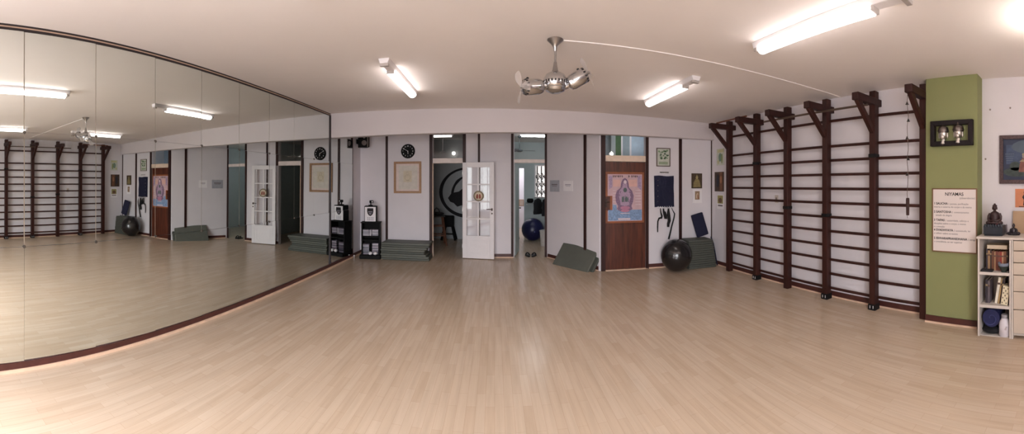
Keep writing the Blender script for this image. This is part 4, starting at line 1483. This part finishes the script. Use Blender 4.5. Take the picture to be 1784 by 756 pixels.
# books
def book(w, h, d, col, lab, ypos, z, lean=0.0, group=None, xoff=0.05, flat=False, spine=None):
    m = MB()
    m.use(0)
    t_ = 0.0025
    m.box((-w / 2, 0, 0), (-w / 2 + t_, d, h)).box((w / 2 - t_, 0, 0), (w / 2, d, h)).box((-w / 2 + t_, 0, 0), (w / 2 - t_, t_, h))
    m.use(1).box((-w / 2 + t_, t_, 0.004), (w / 2 - t_, d - 0.004, h - 0.004))
    m.use(2).box((-w / 2 + 0.001, -0.0006, h * 0.72), (w / 2 - 0.001, 0.0003, h * 0.80))
    o = m.build('book', [mat('cover_%d_%d_%d' % col, col, 0.5, var=0.1), mat('page_edges', (214, 200, 176), 0.8), mat('spine_band_%d' % (col[0] // 80), [(150, 132, 96), (196, 176, 140), (90, 66, 56), (110, 90, 80)][min(3, col[0] // 70)], 0.5)], smooth=0, bevel=0.0008)
    o.location = (CX + xoff, ypos, z + abs(math.sin(lean)) * w / 2 + 0.0003)
    o.rotation_euler = (0, lean, RIGHT.rot) if not flat else (0, PI / 2, RIGHT.rot)
    return tag(o, lab, 'book', group)


def shelf_y(px):
    return CX / math.tan(az(px))


z1s = 0.6385
bk1 = [((52, 44, 60), 0.016, 0.215), ((150, 120, 88), 0.024, 0.200), ((46, 34, 34), 0.014, 0.215), ((104, 66, 48), 0.026, 0.195), ((160, 124, 92), 0.016, 0.190), ((110, 56, 46), 0.022, 0.195), ((128, 76, 60), 0.02, 0.19), ((150, 50, 46), 0.018, 0.19), ((190, 150, 116), 0.016, 0.19), ((134, 88, 62), 0.028, 0.195), ((70, 48, 44), 0.018, 0.195)]
names1 = ['dark violet', 'tan', 'black', 'brown', 'light tan', 'dark red-brown', 'reddish brown', 'bright red', 'pale peach', 'wide brown', 'dark brown']
y_ = Y1 - 0.018 - 0.045
for k, ((col), w_, h_) in enumerate(bk1):
    y_ -= w_ / 2 + 0.0008
    book(w_, h_, 0.15, col, '%s book standing upright in the top compartment of the open shelves' % names1[k], y_, z1s, 0.0, 'books in the top compartment', 0.09)
    y_ -= w_ / 2
fb = MB()
fb.use(0).box((-0.105, 0, 0), (0.105, 0.14, 0.004)).box((-0.105, 0, 0.038), (0.105, 0.14, 0.042)).box((-0.105, 0.136, 0.004), (0.105, 0.14, 0.038))
fb.use(1).box((-0.102, 0.003, 0.004), (0.102, 0.136, 0.038))
o = fb.build('book', [mat('cover_beige', (168, 150, 124), 0.5), mat('page_edges', (214, 200, 176), 0.8)], smooth=0)
o.location = (CX + 0.085, 0.835, z1s + 0.2155)
o.rotation_euler = (0, 0, RIGHT.rot)
tag(o, 'beige book lying flat on top of the upright books in the top compartment', 'book', 'books in the top compartment')
fb = MB()
fb.use(0).box((-0.06, 0, 0), (0.06, 0.065, 0.018))
o = fb.build('black_notebook', mat('notebook_black', (26, 22, 28), 0.5), bevel=0.003)
o.location = (CX + 0.012, 0.925, z1s)
o.rotation_euler = (0, 0, RIGHT.rot)
tag(o, 'small black notebook lying in front of the upright books', 'notebook')
bw = thing('ceramic_bowl', 'blue-grey and dark green bowl in front of the books in the top compartment', 'bowl', (CX + 0.055, 0.757, z1s))
MB().lathe([(0.0, 0.004), (0.028, 0.0), (0.03, 0.014), (0.05, 0.042), (0.058, 0.062)], n=28).build('body', mat('dark_green_glaze', (42, 52, 48), 0.25), bw, smooth=60)
MB().lathe([(0.056, 0.060), (0.062, 0.092), (0.058, 0.093), (0.048, 0.06), (0.0, 0.03)], n=28).build('rim', mat('blue_grey_glaze', (122, 130, 146), 0.25), bw, smooth=60)

z2s = 0.3135
bk2 = [((48, 42, 52), 0.024, 0.235, 0), ((98, 90, 96), 0.022, 0.225, 0), ((228, 220, 204), 0.026, 0.265, R(9)), ((176, 148, 104), 0.020, 0.255, R(9)), ((54, 42, 44), 0.030, 0.250, R(6))]
names2 = ['dark', 'grey', 'white', 'tan', 'thick dark']
y_ = Y1 - 0.018 - 0.042
for k, (col, w_, h_, ln) in enumerate(bk2):
    y_ -= w_ / 2 + (0.001 if not ln else 0.003)
    if k == 2:
        y_ -= 0.045
    book(w_, h_, 0.16, col, '%s book %s in the middle compartment of the open shelves' % (names2[k], 'leaning sideways' if ln else 'standing upright'), y_, z2s, ln, 'books in the middle compartment', 0.07)
    y_ -= w_ / 2
fm = MB()
fm.use(0).box((-0.034, 0, 0), (0.034, 0.11, 0.185))
fm.use(1)
for i in range(7):
    for j in range(3):
        if (i * 3 + j) % 2 == 0:
            fm.box((-0.027 + j * 0.02, -0.001, 0.012 + i * 0.024), (-0.016 + j * 0.02, 0.001, 0.028 + i * 0.024))
o = fm.build('patterned_box', [mat('cream_card', (220, 208, 178), 0.6), mat('grey_spots', (120, 112, 96), 0.6)], bevel=0.002)
o.location = (CX + 0.03, 0.752, z2s + 0.0052)
o.rotation_euler = (0, R(8), RIGHT.rot)
tag(o, 'cream patterned box file leaning in the middle compartment', 'box file')
book(0.016, 0.225, 0.15, (74, 56, 50), 'thin brown book upright against the drawer side of the middle compartment', 0.7035, z2s, 0, 'books in the middle compartment', 0.05)

# bottom compartment: blue roll, black bag, white jug
o = thing('rolled_mat', 'bright blue rolled mat pushed into the bottom compartment of the shelves', 'rolled mat', (CX + 0.06, 0.885, 0.175))
sp = MB()
pts, rr = [], 0.012
m = MB()
m.cyl((-0.02, 0, 0), (0.26, 0, 0), 0.088, n=32)
m.build('roll', mat('royal_blue_foam', (22, 27, 72), 0.7), o, smooth=50)
m = MB()
sp_ = [(-0.022, (0.010 + 0.0118 * t) * math.cos(t), (0.010 + 0.0118 * t) * math.sin(t)) for t in [i * 0.32 for i in range(20)]]
m.tube(sp_, 0.003, 6)
m.build('spiral_edge', mat('pale_blue_edge', (60, 66, 112), 0.7), o)
bg = MB()
bg.ell((0, 0, 0.035), (0.066, 0.10, 0.035), 24, 12)
bg.ell((0.02, 0.03, 0.05), (0.035, 0.06, 0.028), 18, 10)
o = bg.build('black_bag', mat('black_cloth', (14, 12, 18), 0.9), smooth=80)
o.location = (CX + 0.10, 0.888, 0.0075)
tag(o, 'soft black bag under the blue roll on the floor of the bottom compartment', 'bag')
jg = thing('white_jug', 'white plastic jug with spout and grey cap in the bottom compartment', 'jug', (CX + 0.062, 0.752, 0.0075))
MB().lathe([(0.0, 0.0), (0.052, 0.0), (0.057, 0.008), (0.056, 0.11), (0.05, 0.14), (0.032, 0.172), (0.028, 0.176), (0.0, 0.178)], n=28).build('body', mat('white_plastic', (214, 208, 214), 0.4), jg, smooth=50)
MB().lathe([(0.0, 0.176), (0.032, 0.176), (0.033, 0.205), (0.028, 0.21), (0.0, 0.21)], n=24).build('cap', mat('cap_grey', (150, 146, 150), 0.5), jg)
MB().tube([(-0.048, -0.02, 0.075), (-0.060, -0.03, 0.092), (-0.068, -0.035, 0.108)], [0.012, 0.009, 0.007], 10).build('spout', mat('white_plastic', (214, 208, 214), 0.4), jg)


# statues on the top
def statue(lab, loc, s, base, body_m, base_m):
    t = thing('seated_statue', lab, 'statue', loc, RIGHT.rot)
    if base:
        b = MB()
        b.box((-0.092, -0.075, 0.0), (0.092, 0.075, 0.012))
        b.box((-0.098, -0.08, 0.016), (0.098, 0.08, 0.10))
        b.box((-0.088, -0.07, 0.012), (0.088, 0.07, 0.016))
        for k in range(7):
            b.ell((-0.081 + 0.027 * k, -0.075, 0.10), (0.014, 0.01, 0.02), 10, 8)
        b.build('pedestal', base_m, t, bevel=0.004)
    z0 = 0.10 if base else 0.0
    m = MB()
    m.T = Matrix.Translation((0, 0, z0)) @ Matrix.Scale(s, 4)
    m.ell((0, -0.005, 0.028), (0.080, 0.052, 0.028), 24, 12)
    for q_ in (-1, 1):
        m.ell((q_ * 0.052, -0.018, 0.026), (0.038, 0.034, 0.024), 18, 10)
        m.tube([(q_ * 0.045, 0.004, 0.118), (q_ * 0.060, 0.0, 0.09), (q_ * 0.062, -0.012, 0.06), (q_ * 0.04, -0.042, 0.048), (q_ * 0.008, -0.052, 0.048)], [0.018, 0.018, 0.016, 0.013, 0.011], 12)
    m.lathe([(0.0, 0.03), (0.05, 0.032), (0.046, 0.07), (0.05, 0.105), (0.044, 0.128), (0.024, 0.14), (0.015, 0.146), (0.014, 0.158), (0.0, 0.16)], n=24)
    m.ell((0, -0.003, 0.178), (0.024, 0.025, 0.030), 20, 14)
    m.ell((0, -0.026, 0.174), (0.005, 0.007, 0.008), 8, 6)
    for q_ in (-1, 1):
        m.ell((q_ * 0.025, 0.0, 0.172), (0.004, 0.007, 0.016), 8, 6)
    m.ell((0, 0.002, 0.196), (0.025, 0.026, 0.016), 16, 8)
    m.ell((0, 0.002, 0.212), (0.012, 0.012, 0.012), 14, 8)
    m.build('figure', body_m, t, smooth=70)
    return t


M_STAT = mat('dark_red_wood', (48, 27, 28), 0.5, var=0.25, scale=40)
yb = 3.72 / math.tan(az(1733))
st1 = statue('dark red-brown seated statue on a blue-black pedestal, larger one on the white top', (3.72, yb, TOPZ), 1.0, True, M_STAT, mat('blue_black_lacquer', (30, 36, 46), 0.45, var=0.3, scale=30))
sm = MB()
sm.ell((0.03, -0.045, 0.116), (0.010, 0.008, 0.006), 10, 6)
sm.build('red_offering', mat('red_lacquer', (130, 40, 52), 0.4), st1)
yb = 3.74 / math.tan(az(1766))
st2 = statue('small black seated statue beside the larger statue, in front of a wooden plaque', (3.74, yb, TOPZ), 0.55, False, mat('black_bronze', (34, 26, 32), 0.4, var=0.2, scale=40), M_INK)
for s in (0.048, -0.046):
    MB().ell((s, 0.0, 0.018), (0.022, 0.02, 0.018), 14, 10).build('side_knob', mat('black_bronze', (34, 26, 32), 0.4, var=0.2, scale=40), st2, smooth=80)
ca = MB()
ca.cyl((0, 0, 0), (0, 0, 0.10), 0.010, 0.008, 12)
ca.cyl((0, 0, 0.10), (0, 0, 0.108), 0.002, n=6)
o = ca.build('thin_candle', mat('grey_candle', (110, 98, 104), 0.6))
o.location = (3.80, 3.80 / math.tan(az(1753.5)), TOPZ)
tag(o, 'thin grey candle standing between the two statues', 'candle')
pq = thing('wooden_plaque', 'plain tan wooden plaque leaning on the wall behind the small statue', 'plaque', (3.895, 3.895 / math.tan(az(1764)) - 0.17, TOPZ), RIGHT.rot)
pq.rotation_euler = (R(-6), 0, RIGHT.rot)
MB().box((-0.17, 0.0, 0.0), (0.17, 0.014, 0.235)).build('board', mat('tan_board', (174, 146, 116), 0.6, var=0.06, scale=8), pq, bevel=0.002)
MB().box((-0.035, -0.002, 0.05), (0.01, 0.001, 0.064)).build('tag', mat('tag_green', (100, 104, 92), 0.6), pq)

# ================================================================== DARK ROOM CONTENTS
W10 = Wall((-2.7, 10.30), (0.3, 10.30))


def far_lamp(lab, x0, x1, y, z, tm):
    t = thing('ceiling_lamp', lab, 'ceiling lamp', ((x0 + x1) / 2, y, z))
    L = x1 - x0
    MB().box((-L / 2 - 0.04, -0.04, 0.02), (L / 2 + 0.04, 0.04, ceil_z((x0 + x1) / 2) - z - 0.001)).build('housing', M_WHITE, t, bevel=0.003)
    MB().cyl((-L / 2, 0, 0), (L / 2, 0, 0), 0.024, n=16).build('tube', tm, t)


far_lamp('lit tube lamp seen through the transom of the dark doorway', -1.48, -1.01, 8.7, 2.645, M_TUBE_FAR)
far_lamp('lit tube lamp seen through the transom of the bright doorway', 0.63, 1.19, 8.75, 2.655, M_TUBE_TEAL)
far_lamp('lit tube lamp behind the transom of the red-brown door', 2.75, 3.20, 7.1, 2.60, emis('lit_tube_small_room', (250, 252, 255), 16.0))
# brush painting on the wall
p = W10.at(813, 335, 0.0)
br = thing('wall_art', 'large black brush-stroke circle painted on the back wall of the dark room', 'mural', (p.x, 10.30, p.z))
m = MB()


def stroke(cx, cz, rx, rz, t0, t1, w0, w1, n=40):
    vs = []
    for i in range(n + 1):
        f = i / n
        t = t0 + (t1 - t0) * f
        w_ = (w0 + (w1 - w0) * f) * (0.35 + 0.65 * math.sin(PI * min(1, 0.15 + f * 0.8))) * (1 + 0.12 * math.sin(17 * f))
        for s in (-1, 1):
            vs.append((cx + (rx + s * w_ / 2) * math.cos(t), -0.004, cz + (rz + s * w_ / 2) * math.sin(t)))
    k = len(vs)
    vs2 = [(x, -0.0005, z) for x, y, z in vs]
    fs = [(2 * i, 2 * i + 1, 2 * i + 3, 2 * i + 2) for i in range(n)]
    m.add(vs + vs2, fs + [tuple(k + q for q in f[::-1]) for f in fs] + [(2 * i, 2 * i + 2, k + 2 * i + 2, k + 2 * i) for i in range(n)] + [(2 * i + 1, k + 2 * i + 1, k + 2 * i + 3, 2 * i + 3) for i in range(n)])


stroke(0.02, 0.0, 0.74, 0.66, R(50), R(310), 0.05, 0.13)
stroke(0.10, -0.08, 0.50, 0.54, R(85), R(190), 0.04, 0.10)
pt_ = [(-0.52, -0.16), (-0.42, -0.02), (-0.22, 0.02), (-0.08, 0.13), (0.06, 0.06), (0.10, -0.12), (0.02, -0.28), (-0.02, -0.44), (-0.14, -0.36), (-0.26, -0.40), (-0.36, -0.30), (-0.46, -0.26)]
m.prism(pt_, -0.0045, -0.0005)
m.build('brush_stroke', mat('brush_ink', (20, 18, 22), 0.8), br)

# wooden trestle stool with a dark bag
q = floor_pt(761, 428)
sl_ = thing('wooden_stool', 'worn wooden trestle stool just inside the dark doorway', 'stool', (q.x, q.y + 0.15, 0), R(15))
MB().box((-0.17, -0.15, 0.70), (0.17, 0.15, 0.735)).build('seat', mat('dark_seat', (40, 32, 30), 0.6), sl_, bevel=0.006)
M_TR = mat('trestle_wood', (112, 72, 52), 0.55, var=0.2)
for sx in (-1, 1):
    for sy in (-1, 1):
        MB().bar((sx * 0.12, sy * 0.11, 0.70), (sx * 0.20, sy * 0.19, 0.0), 0.035, 0.03).build('leg', M_TR, sl_, bevel=0.003)
for z, k in ((0.25, 0.176), (0.48, 0.148)):
    for sy in (-1, 1):
        MB().bar((-k + 0.01, sy * (k - 0.012), z), (k - 0.01, sy * (k - 0.012), z), 0.022, 0.03).build('rung', M_TR, sl_)
bp = on(sl_, 0.0, 0, 0.735)
hb = thing('dark_bag', 'dark bag with a looped handle lying on the wooden stool', 'bag', bp, R(15))
MB().ell((0, 0, 0.045), (0.16, 0.12, 0.045), 20, 10).build('body', mat('dark_bag_cloth', (36, 32, 34), 0.8), hb, smooth=80)
MB().tube([(-0.09, 0, 0.06), (-0.075, 0, 0.15), (-0.03, 0, 0.19), (0.02, 0, 0.15), (0.05, 0, 0.07)], 0.010, 8).build('handle', M_INK, hb)
q = floor_pt(783, 416.5)
bs_ = thing('black_stool', 'narrow black high stool with splayed legs against the back wall of the dark room', 'stool', (q.x, q.y - 0.12, 0))
MB().box((-0.14, -0.11, 0.36), (0.14, 0.11, 0.66)).build('seat', M_BLACK, bs_, bevel=0.03)
for sx in (-1, 1):
    for sy in (-1, 1):
        MB().bar((sx * 0.10, sy * 0.07, 0.38), (sx * 0.19, sy * 0.14, 0.0), 0.05, 0.05).build('leg', M_BLACK, bs_, bevel=0.004)
MB().bar((-0.15, -0.10, 0.17), (0.15, -0.10, 0.17), 0.025, 0.03).build('rung', M_BLACK, bs_)

pdx = Wall((-2.7, 9.3), (0.3, 9.3)).at(771.5, 266)  # plain disc on a rod, standing in for a small fan
pn_ = thing('fan_stand_in', 'small pale fan stand-in on a thin rod seen through the dark doorway transom', 'pendant lamp', (pdx.x, 9.3, ceil_z(pdx.x)))
dz = ceil_z(pdx.x) - pdx.z
MB().cyl((0, 0, 0), (0, 0, -dz + 0.03), 0.010, n=10).build('rod', mat('pale_metal', (176, 176, 178), 0.4, 0.4), pn_)
MB().lathe([(0.0, -dz + 0.05), (0.02, -dz + 0.045), (0.07, -dz + 0.015), (0.078, -dz), (0.03, -dz - 0.012), (0.0, -dz - 0.014)], n=24).build('hub_disc', mat('pale_metal', (176, 176, 178), 0.4, 0.4), pn_)
p = W10.at(791, 267.5, 0.08)
gb = thing('wall_lamp', 'small glowing round lamp on the back wall of the dark room', 'wall lamp', p)
MB().ell((0, 0, 0), 0.05, 20, 12).build('globe', emis('lit_globe', (255, 250, 240), 2.2), gb, smooth=180)
MB().cyl((0, 0.045, 0), (0, 0.08, 0), 0.03, n=14).build('base', M_WHITE, gb)

# ================================================================== BRIGHT ROOM CONTENTS
Wl = MB()
Wl.box((0, -0.018, 0.01), (0.66, 0.018, 1.95))
d3 = struct('door_3', Wl, mat('pale_teal_door', (186, 202, 204), 0.5), (0.418, 7.84, 0), R(79.5), bevel=0.003, label='pale teal door standing open inside the bright doorway')
hd = MB()
hd.cyl((0.60, -0.018, 0.98), (0.60, -0.06, 0.98), 0.010, n=10)
hd.tube([(0.60, -0.06, 0.98), (0.55, -0.062, 0.98), (0.48, -0.058, 0.975)], 0.009, 8)
hd.build('handle', M_INK, d3)

WB = Wall((0.35, 9.3), (2.4, 9.3))
pb = WB.at(905, 262)
bf = thing('ceiling_fan', 'dark ceiling fan seen through the transom of the bright doorway', 'ceiling fan', (pb.x, 9.3, ceil_z(pb.x)))
dz = ceil_z(pb.x) - pb.z
M_FAN2 = mat('dark_grey_metal', (70, 76, 80), 0.45, 0.3)
MB().lathe([(0.05, 0.0), (0.045, -0.03), (0.014, -0.05), (0.0, -0.05)], n=20).build('canopy', M_FAN2, bf)
MB().cyl((0, 0, -0.04), (0, 0, -dz + 0.03), 0.011, n=10).build('rod', M_FAN2, bf)
MB().lathe([(0.0, -dz + 0.045), (0.03, -dz + 0.04), (0.085, -dz + 0.01), (0.085, -dz - 0.02), (0.04, -dz - 0.04), (0.0, -dz - 0.042)], n=24).build('motor', M_FAN2, bf)
for k in range(3):
    a = R(8) + 2 * PI * k / 3
    b = MB()
    b.T = Matrix.Rotation(a, 4, 'Z') @ Matrix.Translation((0.07, 0, -dz - 0.005)) @ Matrix.Rotation(R(10), 4, 'X')
    b.prism([(0, 0), (0, 0.001), (0.30, 0.001), (0.30, 0.0)], -0.001, 0.001)
    b.box((0.0, -0.02, -0.002), (0.06, 0.02, 0.002)).box((0.06, -0.045, -0.002), (0.33, 0.045, 0.002))
    b.build('blade', M_FAN2, bf)

q = floor_pt(928, 419)
t = thing('exercise_ball', 'large dark blue exercise ball on the floor of the bright room', 'ball', (q.x, q.y, 0))
MB().ell((0, 0, 0.30), 0.30, 40, 24).build('shell', mat('blue_ball_vinyl', (16, 17, 62), 0.35), t, smooth=180)
MB().cyl((0.02, -0.296, 0.27), (0.02, -0.304, 0.27), 0.015, n=12).build('plug', mat('plug_blue', (90, 92, 150), 0.4), t)
q = floor_pt(948, 429)
t = thing('waste_bin', 'white waste bin standing in front of the blue ball', 'bin', (q.x + 0.03, q.y + 0.05, 0))
MB().lathe([(0.0, 0.0), (0.10, 0.0), (0.105, 0.006), (0.135, 0.37), (0.128, 0.372), (0.10, 0.012), (0.0, 0.012)], n=28).build('body', mat('bin_white', (196, 192, 188), 0.5), t, smooth=50)
MB().lathe([(0.132, 0.36), (0.142, 0.366), (0.142, 0.382), (0.132, 0.386), (0.126, 0.376)], n=28).build('rim', mat('bin_white', (196, 192, 188), 0.5), t)
q = floor_pt(903.5, 419.5)
t = thing('dumbbell', 'black dumbbell on the floor left of the blue ball', 'dumbbell', (0.575, q.y + 0.05, 0.06), R(60))
for s in (-1, 1):
    MB().lathe([(0.0, 0.0), (0.055, 0.0), (0.06, 0.01), (0.06, 0.04), (0.055, 0.05), (0.0, 0.05)], c=(s * 0.05 - (0.05 if s < 0 else 0), 0, 0), axis=(1, 0, 0), n=20).build('weight', M_RUBBER, t)
MB().cyl((-0.08, 0, 0), (0.08, 0, 0), 0.018, n=12).build('grip', M_STEEL, t)
for k, px in enumerate((919.5, 930)):
    q = floor_pt(px, 446)
    t = thing('sandal', ['black sandal on the floor of the bright doorway, left of the pair', 'black sandal on the floor of the bright doorway, right of the pair'][k], 'sandal', (q.x, q.y, 0), R(70 if k else 100), 'sandals in the bright doorway')
    n = 18
    MB().lathe([(0, 0)], n=3) if False else None
    m = MB()
    pl_ = [(0.125 * math.cos(2 * PI * i / n), 0.045 * math.sin(2 * PI * i / n) * (1 + 0.2 * math.cos(2 * PI * i / n))) for i in range(n)]
    m.add([(x, y, 0) for x, y in pl_] + [(x, y, 0.022) for x, y in pl_], [tuple(range(n - 1, -1, -1)), tuple(range(n, 2 * n))] + [(i, (i + 1) % n, n + (i + 1) % n, n + i) for i in range(n)])
    m.build('sole', M_RUBBER, t)
    m = MB()
    m.tube([(0.0, -0.046, 0.015), (0.03, -0.03, 0.05), (0.05, 0.0, 0.062), (0.03, 0.03, 0.05), (0.0, 0.046, 0.015)], 0.014, 8)
    m.build('strap', M_RUBBER, t)

# sheer curtain in the bright room's window
cm_ = bpy.data.materials.new('sheer_cloth')
cm_.use_nodes = True
cn = cm_.node_tree
cn.nodes.clear()
c_o = cn.nodes.new('ShaderNodeOutputMaterial')
c_t = cn.nodes.new('ShaderNodeBsdfTranslucent')
c_t.inputs[0].default_value = (0.22, 0.22, 0.215, 1)
c_d = cn.nodes.new('ShaderNodeBsdfDiffuse')
c_d.inputs[0].default_value = (0.75, 0.75, 0.74, 1)
c_a = cn.nodes.new('ShaderNodeMixShader')
c_a.inputs[0].default_value = 0.45
cn.links.new(c_t.outputs[0], c_a.inputs[1])
cn.links.new(c_d.outputs[0], c_a.inputs[2])
cn.links.new(c_a.outputs[0], c_o.inputs[0])
m = MB()
n = 60
for i in range(n):
    xa, xb = 1.135 + 0.66 * i / n, 1.135 + 0.66 * (i + 1) / n
    ya, yb = 10.695 + 0.012 * math.sin(i * 0.9), 10.695 + 0.012 * math.sin((i + 1) * 0.9)
    m.add([(xa, ya, 1.125), (xb, yb, 1.125), (xb, yb, 2.075), (xa, ya, 2.075)], [(0, 1, 2, 3)])
o = m.build('sheer_curtain', cm_, smooth=60)
tag(o, 'sheer white curtain behind the scrolled window bars of the bright room', 'curtain')

# little shelf with a round black bowl, and hanging dark clothes
WS = Wall((0.35, 10.6), (2.4, 10.6))
p = WS.at(923, 353)
t = thing('wall_shelf', 'small glass wall shelf on the back wall of the bright room', 'shelf', (p.x, 10.6, p.z - 0.012))
MB().box((-0.13, -0.22, 0.0), (0.13, 0.0, 0.012)).build('board', mat('shelf_grey', (120, 132, 134), 0.4), t)
for s in (-0.095, 0.095):
    MB().box((s - 0.005, -0.16, -0.05), (s + 0.005, 0.0, 0.0)).build('bracket', M_STEEL, t)
t = thing('black_pot', 'round black pot on the small wall shelf of the bright room', 'pot', (p.x, 10.49, p.z))
MB().lathe([(0.0, 0.0), (0.06, 0.0), (0.092, 0.03), (0.098, 0.075), (0.08, 0.11), (0.075, 0.12), (0.07, 0.115), (0.0, 0.10)], n=24).build('body', M_BLACK, t, smooth=60)
cl_ = [(1.21, 'black jacket hanging on the rail by the barred window, nearer the ball', 0.0), (1.44, 'black coat hanging on the rail by the barred window, farther from the ball', 0.05)]
rl = thing('clothes_rail', 'steel clothes rail fixed to the wall below the barred window', 'clothes rail', (1.36, 10.40, 0))
MB().cyl((-0.26, 0, 1.14), (0.38, 0, 1.14), 0.012, n=12).build('rail', M_STEEL, rl)
for s in (-0.24, 0.36):
    MB().bar((s, 0, 1.14), (s, 0.20, 1.14), 0.02, 0.02).build('bracket', M_STEEL, rl)
for x, lab, dz_ in cl_:
    t = thing('hanging_jacket', lab, 'jacket', (x, 10.40, 1.14), R(50), 'dark clothes on the rail')
    MB().tube([(0, 0, -0.02), (0, 0, 0.012), (0.012, 0, 0.02), (0.018, 0, 0.012)], 0.003, 6).build('hook', M_STEEL, t)
    m = MB()
    prof = [(0.02, 0.02, -0.02), (0.16, 0.035, -0.06), (0.20, 0.045, -0.14), (0.19, 0.05, -0.30), (0.21, 0.055, -0.40 - dz_), (0.20, 0.05, -0.46 - dz_)]
    n = 20
    vs = []
    for a_, b_, z in prof:
        for i in range(n):
            th = 2 * PI * i / n
            k_ = 1 + 0.06 * math.sin(5 * th)
            vs.append((a_ * math.cos(th) * k_, b_ * math.sin(th) * k_, z))
    fs = []
    for j in range(len(prof) - 1):
        for i in range(n):
            fs.append((j * n + i, (j + 1) * n + i, (j + 1) * n + (i + 1) % n, j * n + (i + 1) % n))
    fs += [tuple(range(n)), tuple(range(len(prof) * n - 1, (len(prof) - 1) * n - 1, -1))]
    m.add(vs, fs)
    m.build('cloth', mat('black_jacket', (24, 24, 28), 0.9), t, smooth=60)
# picture at the end of the passage
pv = Wall((0.27, 12.9), (1.1, 12.9)).at(908.5, 353)
t = thing('passage_picture', 'small pale picture at the end of the bright passage', 'picture', (pv.x, 12.9, pv.z))
MB().frame(0.16, 0.22, 0.015, -0.02, 0.0).build('frame', M_WOODF, t)
MB().cbox((0, -0.006, 0), (0.14, 0.008, 0.20)).build('print', mat('passage_print', (176, 160, 146), 0.7), t)

# a thing of one mesh needs no Empty
for e in [o for o in C.objects if o.type == 'EMPTY' and o.parent is None and len(o.children) == 1 and not o.children[0].children]:
    ch = e.children[0]
    nm = e.name.split('.')[0]
    for k in ('label', 'category', 'group'):
        if k in e:
            ch[k] = e[k]
    ch.parent = None
    ch.location, ch.rotation_euler = e.location, e.rotation_euler
    bpy.data.objects.remove(e)
    ch.name = nm

# ================================================================== LIGHT
world = bpy.data.worlds.new('daylight')
bpy.context.scene.world = world
world.use_nodes = True
bg_ = world.node_tree.nodes['Background']
wn = world.node_tree
w_tc = wn.nodes.new('ShaderNodeTexCoord')
w_sp = wn.nodes.new('ShaderNodeSeparateXYZ')
w_rp = wn.nodes.new('ShaderNodeValToRGB')
w_mr = wn.nodes.new('ShaderNodeMapRange')
w_mr.inputs['From Min'].default_value = -1.0
w_rp.color_ramp.elements[0].position = 0.46
w_rp.color_ramp.elements[0].color = (0.215, 0.212, 0.215, 1)
w_rp.color_ramp.elements[1].position = 0.80
w_rp.color_ramp.elements[1].color = (0.98, 1.0, 1.07, 1)
w_e = w_rp.color_ramp.elements.new(0.53)
w_e.color = (0.315, 0.318, 0.33, 1)
wn.links.new(w_tc.outputs['Generated'], w_sp.inputs[0])
wn.links.new(w_sp.outputs['Z'], w_mr.inputs['Value'])
wn.links.new(w_mr.outputs[0], w_rp.inputs[0])
wn.links.new(w_rp.outputs[0], bg_.inputs[0])
bg_.inputs[1].default_value = 44.0


def area(name, loc, rot, sx, sy, power, col=(1, 1, 1), portal=False):
    l = bpy.data.lights.new(name, 'AREA')
    l.shape = 'RECTANGLE'
    l.size, l.size_y = sx, sy
    l.energy = power
    l.color = col
    o = bpy.data.objects.new(name, l)
    C.objects.link(o)
    o.location = loc
    o.rotation_euler = rot
    if portal:
        l.cycles.is_portal = True
    return o


for k, (a, b) in enumerate(WX):
    SZ = SILL[k]
    area('window_portal', ((a + b) / 2, NY - 0.37, (SZ + HZ) / 2), (PI / 2, 0, 0), b - a, HZ - SZ, 1, portal=True)
# bare area light added to brighten the passage, no fitting there
area('passage_fill', (0.68, 11.9, 2.6), (0, 0, 0), 0.4, 1.0, 16)

# ================================================================== CAMERA
cam = bpy.data.cameras.new('camera')
co = bpy.data.objects.new('camera', cam)
C.objects.link(co)
co.location = (0, 0, EYE)
co.rotation_euler = (PI / 2, 0, 0)
cam.type = 'PANO'
cam.panorama_type = 'CENTRAL_CYLINDRICAL'
cam.central_cylindrical_range_u_min = -XC / F
cam.central_cylindrical_range_u_max = (1784 - XC) / F
cam.central_cylindrical_range_v_min = -(756 - YH) / F
cam.central_cylindrical_range_v_max = YH / F
cam.central_cylindrical_radius = 1.0
sc = bpy.context.scene
sc.camera = co
sc.cycles.use_denoising = True
sc.cycles.max_bounces = 10
sc.cycles.diffuse_bounces = 5
sc.cycles.glossy_bounces = 5
sc.cycles.sample_clamp_indirect = 6.0
sc.cycles.caustics_reflective = False
sc.view_settings.view_transform = 'Standard'
sc.view_settings.look = 'None'
sc.view_settings.gamma = 1.0
sc.view_settings.use_curve_mapping = False
sc.view_settings.exposure = 0.34
